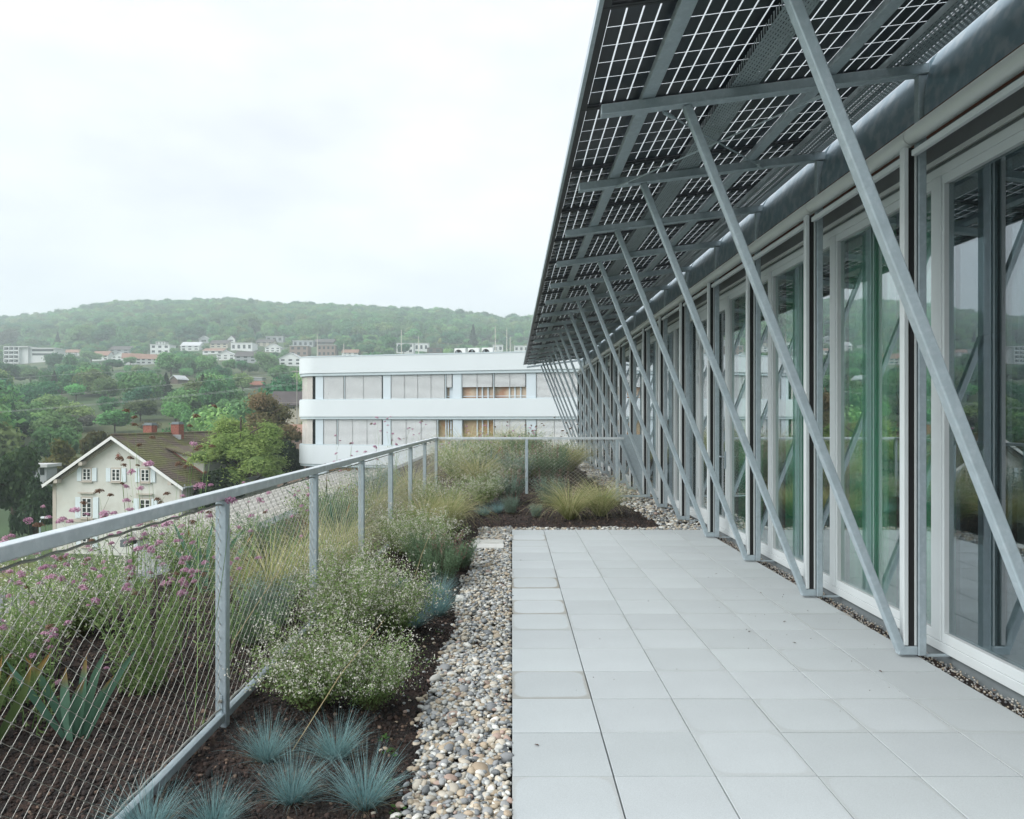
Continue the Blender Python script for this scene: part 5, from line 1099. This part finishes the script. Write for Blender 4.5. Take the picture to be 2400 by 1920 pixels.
# green subshrubs with upright leafy shoots (some with faded pink spikes)
SHR = []
for v, (g0, g1) in enumerate((((.11, .20, .11), (.24, .35, .21)), ((.16, .25, .20), (.33, .44, .36)))):
    r = np.random.default_rng(400 + v); P, a = curves(r, 170, .12, (.30, .48), (0, 30), (5, 40), 5, .7); st = ribbons(r, P, a, .003, (.08, .06, .04), (.10, .12, .06)); Lp = along(r, P, 46, .15, 1.0, .011); t = r.uniform(0, 1, (len(Lp), 1))
    lf = leaf_quads(r, Lp, r.normal(0, .6, Lp.shape) + np.array([0, 0, 1.]), .009, np.array(g0)*(1-t) + np.array(g1)*t, .45)
    SHR.append((mesh_np('stems', *st[:2], MT['stem'], st[2]), mesh_np('leaves', *lf[:2], MT['plant_leaf'], lf[2])))
r = np.random.default_rng(420); P, a = curves(r, 16, .16, (.45, .60), (0, 22), (4, 30), 6, .7); Lp = along(r, P, 40, .62, 1.0, .006); spk = cat([ribbons(r, P, a, .003, (.12, .09, .06), (.2, .11, .09)), leaf_quads(r, Lp, r.normal(0, 1, Lp.shape), .006, np.repeat([[.30, .17, .15]], len(Lp), 0) * r.uniform(.7, 1.2, (len(Lp), 1)))]); SPK = mesh_np('flower_spikes', *spk[:2], MT['petal'], spk[2])
for i, (x, y, s, h, v, sp, ds) in enumerate(((-.74, 7.75, 1.0, 1.0, 0, 1, 'green hyssop like shrub with pink spikes at the soil edge'), (-.95, 8.15, 1.0, 1.05, 0, 0, 'green bushy shrub under the white blossom'), (-.62, 8.55, .9, .8, 0, 0, 'low green shrub by the drain cover'), (-.02, 13.15, .62, .75, 1, 1, 'small grey green shrub at the far pebbles'), (.42, 12.75, .5, .55, 1, 0, 'smallest grey green shrub left of the hair grass'), (-.05, 14.3, 1.3, 1.3, 1, 1, 'grey green shrub before the cross railing'), (.75, 14.2, 1.3, 1.3, 1, 1, 'grey green shrub with pink spikes behind the hair grass'),
                                              (.1, 16.6, 1.8, 1.7, 1, 1, 'tall grey green shrub beyond the cross railing'), (.9, 16.9, 1.8, 1.75, 0, 1, 'dark green shrub beyond the middle cross post'), (.3, 19.2, 2.4, 2.3, 0, 0, 'large green shrub on the mound'), (1.0, 18.7, 1.9, 1.9, 0, 0, 'green shrub in the mound beside the far hair grass'), (-1.1, 20.5, 2.2, 2.1, 1, 0, 'hazy grey shrub far beyond the cross railing'),
                                              (-2.0, 6.1, 1.1, .9, 1, 0, 'grey green shrub outside the second mesh field'), (-1.9, 5.5, 1.0, .75, 0, 0, 'low green plant outside the railing behind the first post'), (-2.2, 9.6, 1.4, 1.6, 0, 0, 'green shrub outside the railing at the fifth post'), (-2.9, 8.6, 1.4, 1.3, 0, 0, 'dark green shrub at the roof edge'), (-2.4, 13.0, 1.6, 1.9, 1, 0, 'tall grey shrub outside the far corner'), (1.55, 21.5, 2.0, 1.6, 0, 0, 'green shrub behind the far hair grass'))):
    e = plant('leafy_shrub', x, y, ds, 'shrub', 'leafy garden shrubs')
    for nm, me in zip(('stems', 'leaves'), SHR[v]): obj(nm, me, e, (0, 0, 0), (0, 0, i * 1.9), (s, s, h))['kind'] = 'stuff'
    if sp: obj('flower_spikes', SPK, e, (0, 0, 0), (0, 0, i * 1.1), (s, s, h))['kind'] = 'stuff'
# hair grass
STI = []
for v in range(3):
    r = np.random.default_rng(500 + v); P, a = curves(r, 950, .07, (.55, 1.15), (0, 42), (60, 165), 9, .85, 1.35); P[..., 0] += P[..., 2] * .06
    q1 = ribbons(r, P[:520], a[:520], .0048, (.15, .23, .07), (.46, .50, .22), taper=2); q2 = ribbons(r, P[520:], a[520:], .0044, (.36, .37, .15), (.85, .76, .50), taper=2); q = cat([q1, q2]); STI.append(mesh_np('blades', *q[:2], MT['blade'], q[2]))
for i, (x, y, s, h, ds) in enumerate(((-1.0, 11.3, 1.0, 1.0, 'pale blond hair grass behind the white blossom'), (-1.25, 10.6, .85, .95, 'pale hair grass beside the sixth post'), (.98, 12.55, 1.0, .98, 'left half of the double hair grass tussock by the far pebbles'), (1.55, 12.9, 1.0, 1.02, 'right half of the double hair grass tussock by the far pebbles'), (1.15, 20.2, 1.5, 1.35, 'far hair grass tussock on the mound'), (1.65, 21.2, 1.35, 1.25, 'farthest blond hair grass near the end of the pavilion'),
                                       (-1.98, 7.4, .95, .95, 'yellow green hair grass outside the third mesh field'), (-2.15, 6.6, .9, .9, 'yellow green hair grass outside the second mesh field'), (-2.0, 8.5, .9, .95, 'green hair grass outside the fourth mesh field'), (-1.95, 14.2, 1.2, 1.3, 'pale hair grass outside the railing corner'), (-.75, 16.4, 1.2, 1.2, 'pale hair grass just behind the railing corner'), (-2.2, 11.6, 1.1, 1.1, 'green hair grass outside the sixth post'), (.35, 21.5, 1.6, 1.6, 'hazy hair grass in the middle of the far mound'), (-1.4, 22.5, 1.8, 1.8, 'hazy hair grass far beyond the railing corner'), (-.3, 24.5, 1.8, 1.7, 'farthest hazy grass before the office'), (2.0, 26.0, 1.4, 1.1, 'low dry grass near the last struts'), (-1.5, 19.3, 1.4, 1.5, 'pale grass beyond the railing at its outer corner'))):
    e = plant('hair_grass', x, y, ds, 'grass', 'hair grass tussocks'); obj('blades', STI[i % 3], e, (0, 0, 0), (0, 0, i * 2.4), (s, s, h))['kind'] = 'stuff'
# iris fans: every leaf is a part
def iris_leaf(r, L, w, lean, bend, c0, c1, tip=None):
    m = 8; s = np.linspace(0, 1, m); th = lean + bend * s ** 2; X_ = np.concatenate([[0], np.cumsum(np.sin(th[1:]) * L / (m-1))]); Z_ = np.concatenate([[0], np.cumsum(np.cos(th[1:]) * L / (m-1))])
    ww = w * np.minimum(1, .55 + s * 1.2) * (1 - np.clip((s - .6) / .4, 0, 1) ** 1.6) / 2 + .0006
    A = np.stack([X_ - ww*np.cos(th), 0*s - .001, Z_ + ww*np.sin(th)], -1); B = np.stack([X_, 0*s + .0035, Z_], -1); C_ = np.stack([X_ + ww*np.cos(th), 0*s - .001, Z_ - ww*np.sin(th)], -1)
    V = np.stack([A, B, C_], 1).reshape(-1, 3); j = np.arange(m-1); F = np.concatenate([np.stack([3*j, 3*j+1, 3*j+4, 3*j+3], -1), np.stack([3*j+1, 3*j+2, 3*j+5, 3*j+4], -1)])
    t = s[:, None] * .7 + r.uniform(0, .3); col = np.array(c0)*(1-t) + np.array(c1)*t
    if tip is not None: k = np.clip((s - .72) / .2, 0, 1)[:, None]; col = col*(1-k) + np.array(tip)*k
    return mesh_np('leaf', V, F, MT['iris_leaf'], np.repeat(col, 3, 0), True)
def iris(x, y, seed, n, L, w, label, rz, col=((.075, .165, .115), (.14, .27, .18)), spread=.9, tips=.3):
    r = np.random.default_rng(seed); e = plant('iris', x, y, label, 'plant', 'iris fans', rz)
    for i in range(n):
        t = (i + .5) / n * 2 - 1; tip = (.34, .20, .06) if r.uniform() < tips else None
        o = obj('leaf', iris_leaf(r, L * r.uniform(.65, 1.1), w * r.uniform(.8, 1.15), t * spread * .62 + r.normal(0, .06), t * .25 + r.normal(0, .25), *col, tip), e, (t * .05, r.normal(0, .02), -.01), (r.normal(0, .12), 0, r.normal(0, .25)))
    return e
iris(-2.28, 3.86, 1, 8, .50, .042, 'broad blue green iris fan behind the nearest wire mesh', .35, spread=.8)
iris(-2.66, 3.72, 2, 8, .50, .040, 'iris fan with browned tips at the left edge', .2, ((.09, .15, .06), (.16, .22, .08)), 1.2, .7)
iris(-2.15, 9.0, 3, 9, .75, .04, 'iris fan outside the railing at the fourth mesh field', .5); iris(-2.9, 7.0, 4, 9, .7, .04, 'iris fan near the roof edge', .2); iris(-2.45, 8.0, 5, 8, .65, .036, 'iris fan amid the yellow green hair grass', .9)
iris(-.62, 17.4, 6, 14, .95, .06, 'spiky yucca like rosette beyond the cross railing', .1, ((.09, .16, .13), (.16, .25, .20)), 1.9, .25)
iris(-2.75, 10.9, 7, 9, .8, .04, 'iris fan outside the railing near its far end', .4)
# verbena: tall wiry stems, each with a pink flower head that is a part
VH = []
for v, (ca, cb) in enumerate((((.36, .16, .27), (.68, .44, .55)), ((.42, .20, .31), (.74, .50, .60)), ((.15, .09, .065), (.32, .22, .15)))):
    r = np.random.default_rng(600 + v); n = 130; d = unit(r.normal(0, 1, (n, 3))); d[:, 2] = np.abs(d[:, 2]) - .25; d = unit(d); t = r.uniform(0, 1, (n, 1)); cl_ = np.array([[0, 0, 0], [.9, .2, -.35], [-.7, .6, -.3], [.1, -.9, -.4]])[r.integers(0, 4, n)]
    q = leaf_quads(r, d * np.array([.80, .80, .74]) * r.uniform(.8, 1.05, (n, 1)) + cl_ * .55, d, .24, np.array(ca)*(1-t) + np.array(cb)*t, .8); VH.append(mesh_np('flower_head', *q[:2], MT['petal'], q[2]))
def verbena(x, y, seed, n, L, tilt, label, heads=(.013, .024), dry=.12, leafy=10, rz=0, az=None, base=.14, name='verbena', up=14):
    r = np.random.default_rng(seed); e = plant(name, x, y, label, 'flowering plant', 'pink verbena', rz); P, a = curves(r, n, base, L, (0, tilt * .8), (tilt * .3, tilt * 1.3), 8, .75, 1.2, az); P += np.cumsum(r.normal(0, .006, P.shape), 1)
    parts = [ribbons(r, P, a, .0048, (.13, .25, .08), (.24, .37, .13), taper=4)]; tips = []
    for i in range(n):
        tips.append((P[i, -1], 1.0))
        for b_ in range(int(r.integers(0, 3))):
            s0 = P[i, -3 + (b_ % 2)]; d = unit((P[i, -1] - s0) + r.normal(0, .07, 3)); tp = s0 + d * r.uniform(.08, .20) + np.array([0, 0, .02]); tips.append((tp, .8))
            parts.append(ribbons(r, np.linspace(s0, tp, 5)[None], np.array([a[i]]), .003, (.07, .11, .04), (.10, .14, .05), taper=6))
    put('stems', cat(parts), 'stem', e)
    Lp = along(r, P, leafy, .02, .75, .012); t = r.uniform(0, 1, (len(Lp), 1)); put('leaves', leaf_quads(r, Lp, r.normal(0, 1, Lp.shape), .019, np.array([.15, .25, .09])*(1-t) + np.array([.36, .47, .21])*t, .28), 'plant_leaf', e)
    for tp, sc in tips:
        s = r.uniform(*heads) * sc; k = 2 if r.uniform() < dry else int(r.integers(0, 2)); obj('flower_head', VH[k], e, tuple(tp), (r.normal(0, .25), r.normal(0, .25), r.uniform(0, 6)), (s, s, s))
verbena(-2.28, 4.55, 1, 44, (.55, 1.3), 30, 'large pink verbena clump behind the nearest wire mesh', (.013, .026), leafy=60)
verbena(-2.05, 5.1, 2, 16, (.6, 1.3), 22, 'pink verbena behind the first railing post', leafy=26)
verbena(-2.85, 4.3, 3, 30, (.45, 1.15), 30, 'pink verbena at the left, towards the roof edge', leafy=36)
verbena(-2.45, 5.2, 4, 13, (1.3, 1.8), 14, 'tall dried verbena with brown heads above the handrail', (.016, .027), dry=.85, leafy=4)
verbena(-1.72, 3.98, 5, 3, (1.1, 1.35), 9, 'single large pink verbena at the handrail by the first post', (.020, .027), dry=.0, leafy=4, base=.05)
verbena(-2.15, 6.6, 6, 8, (.8, 1.25), 18, 'pink verbena outside the second mesh field', leafy=10)
verbena(-2.0, 9.2, 7, 9, (1.1, 1.5), 14, 'pink verbena outside the fourth mesh field', leafy=10); verbena(-1.9, 11.4, 8, 11, (1.2, 1.75), 13, 'tall pink verbena rising over the far handrail', leafy=8); verbena(-2.0, 13.6, 9, 8, (1.2, 1.7), 13, 'pink verbena at the far railing corner', leafy=8)
verbena(.1, 17.9, 10, 14, (.9, 1.35), 20, 'dark red verbena heads beyond the cross railing', (.018, .030), dry=.5, leafy=8, base=.5); verbena(-.9, 18.6, 11, 14, (.9, 1.3), 24, 'pale pink verbena beyond the railing corner', (.016, .026), leafy=8, base=.6)
verbena(1.0, 18.9, 13, 9, (1.1, 1.5), 24, 'yellowing tall plant beyond the middle cross post', (.02, .03), dry=1, leafy=30, base=.3)
verbena(-2.55, 3.9, 12, 12, (.35, .75), 35, 'short pink verbena among the iris leaves', leafy=14)
# seedlings on the bare soil and bare stalks
r = np.random.default_rng(900)
for i, (x, y, ds) in enumerate(((-.70, 3.98, 'near the largest fescue'), (-.62, 3.82, 'between fescue and pebbles'), (-.60, 3.55, 'at the pebble edge'), (-.66, 5.3, 'on the bare soil before the blue grass'), (-.60, 6.0, 'small, far on the bare soil'), (-.78, 4.95, 'beside the low white blossom'), (-.62, 9.4, 'by the drain cover'), (-.52, 3.28, 'lowest at the pebbles'), (-1.62, 3.0, 'at the bottom rail'))):
    P = r.normal(0, .018, (14, 3)); P[:, 2] = np.abs(P[:, 2]) * .8 + .008; e = plant('seedling', x, y, 'tiny bright green seedling ' + ds, 'seedling', 'seedlings on the soil'); put('leaves', leaf_quads(r, P, np.array([0, 0, 1.]) + 0*P, .012, np.repeat([[.09, .20, .05]], 14, 0) * r.uniform(.7, 1.2, (14, 1)), .6), 'plant_leaf', e)
for i, (p0, p1, ds) in enumerate((((-1.12, 3.75, .06), (-.72, 4.15, .62), 'leaning over the nearest white blossom'), ((-1.75, 4.6, .35), (-1.78, 7.2, .95), 'leaning outside the railing'), ((-.98, 7.3, .12), (-.85, 7.6, .55), 'beside the pink spiked shrub'))):
    A, B = Vector(p0), Vector(p1); mid = (A + B) / 2 + Vector((0, 0, .04)); o = MB().tube([(0, 0, 0), mid - A, B - A], [.0028, .0024, .0012], 5).build('dry_stalk', M('dry_straw', (.42, .34, .19), rough=.8), None, loc=A); tag(o, 'thin straw coloured stalk ' + ds, 'stalk')

# ------------------------------------------------------------------ haze
hz = MB().box(-2700, 2700, -2700, 2700, -30, 230).mesh('haze', None)
hm = bpy.data.materials.new('haze_air'); hm.use_nodes = True; hn = hm.node_tree.nodes; hn.remove(hn['Principled BSDF'])
pvn = hn.new('ShaderNodeVolumePrincipled'); pvn.inputs['Color'].default_value = (.86, .965, 1.0, 1); pvn.inputs['Density'].default_value = .0006; pvn.inputs['Anisotropy'].default_value = .1
hm.node_tree.links.new(pvn.outputs[0], hn['Material Output'].inputs['Volume']); hz.materials.append(hm)
ho = obj('haze', hz); tag(ho, 'pale haze hanging over the valley and the hill', 'haze', kind='stuff')
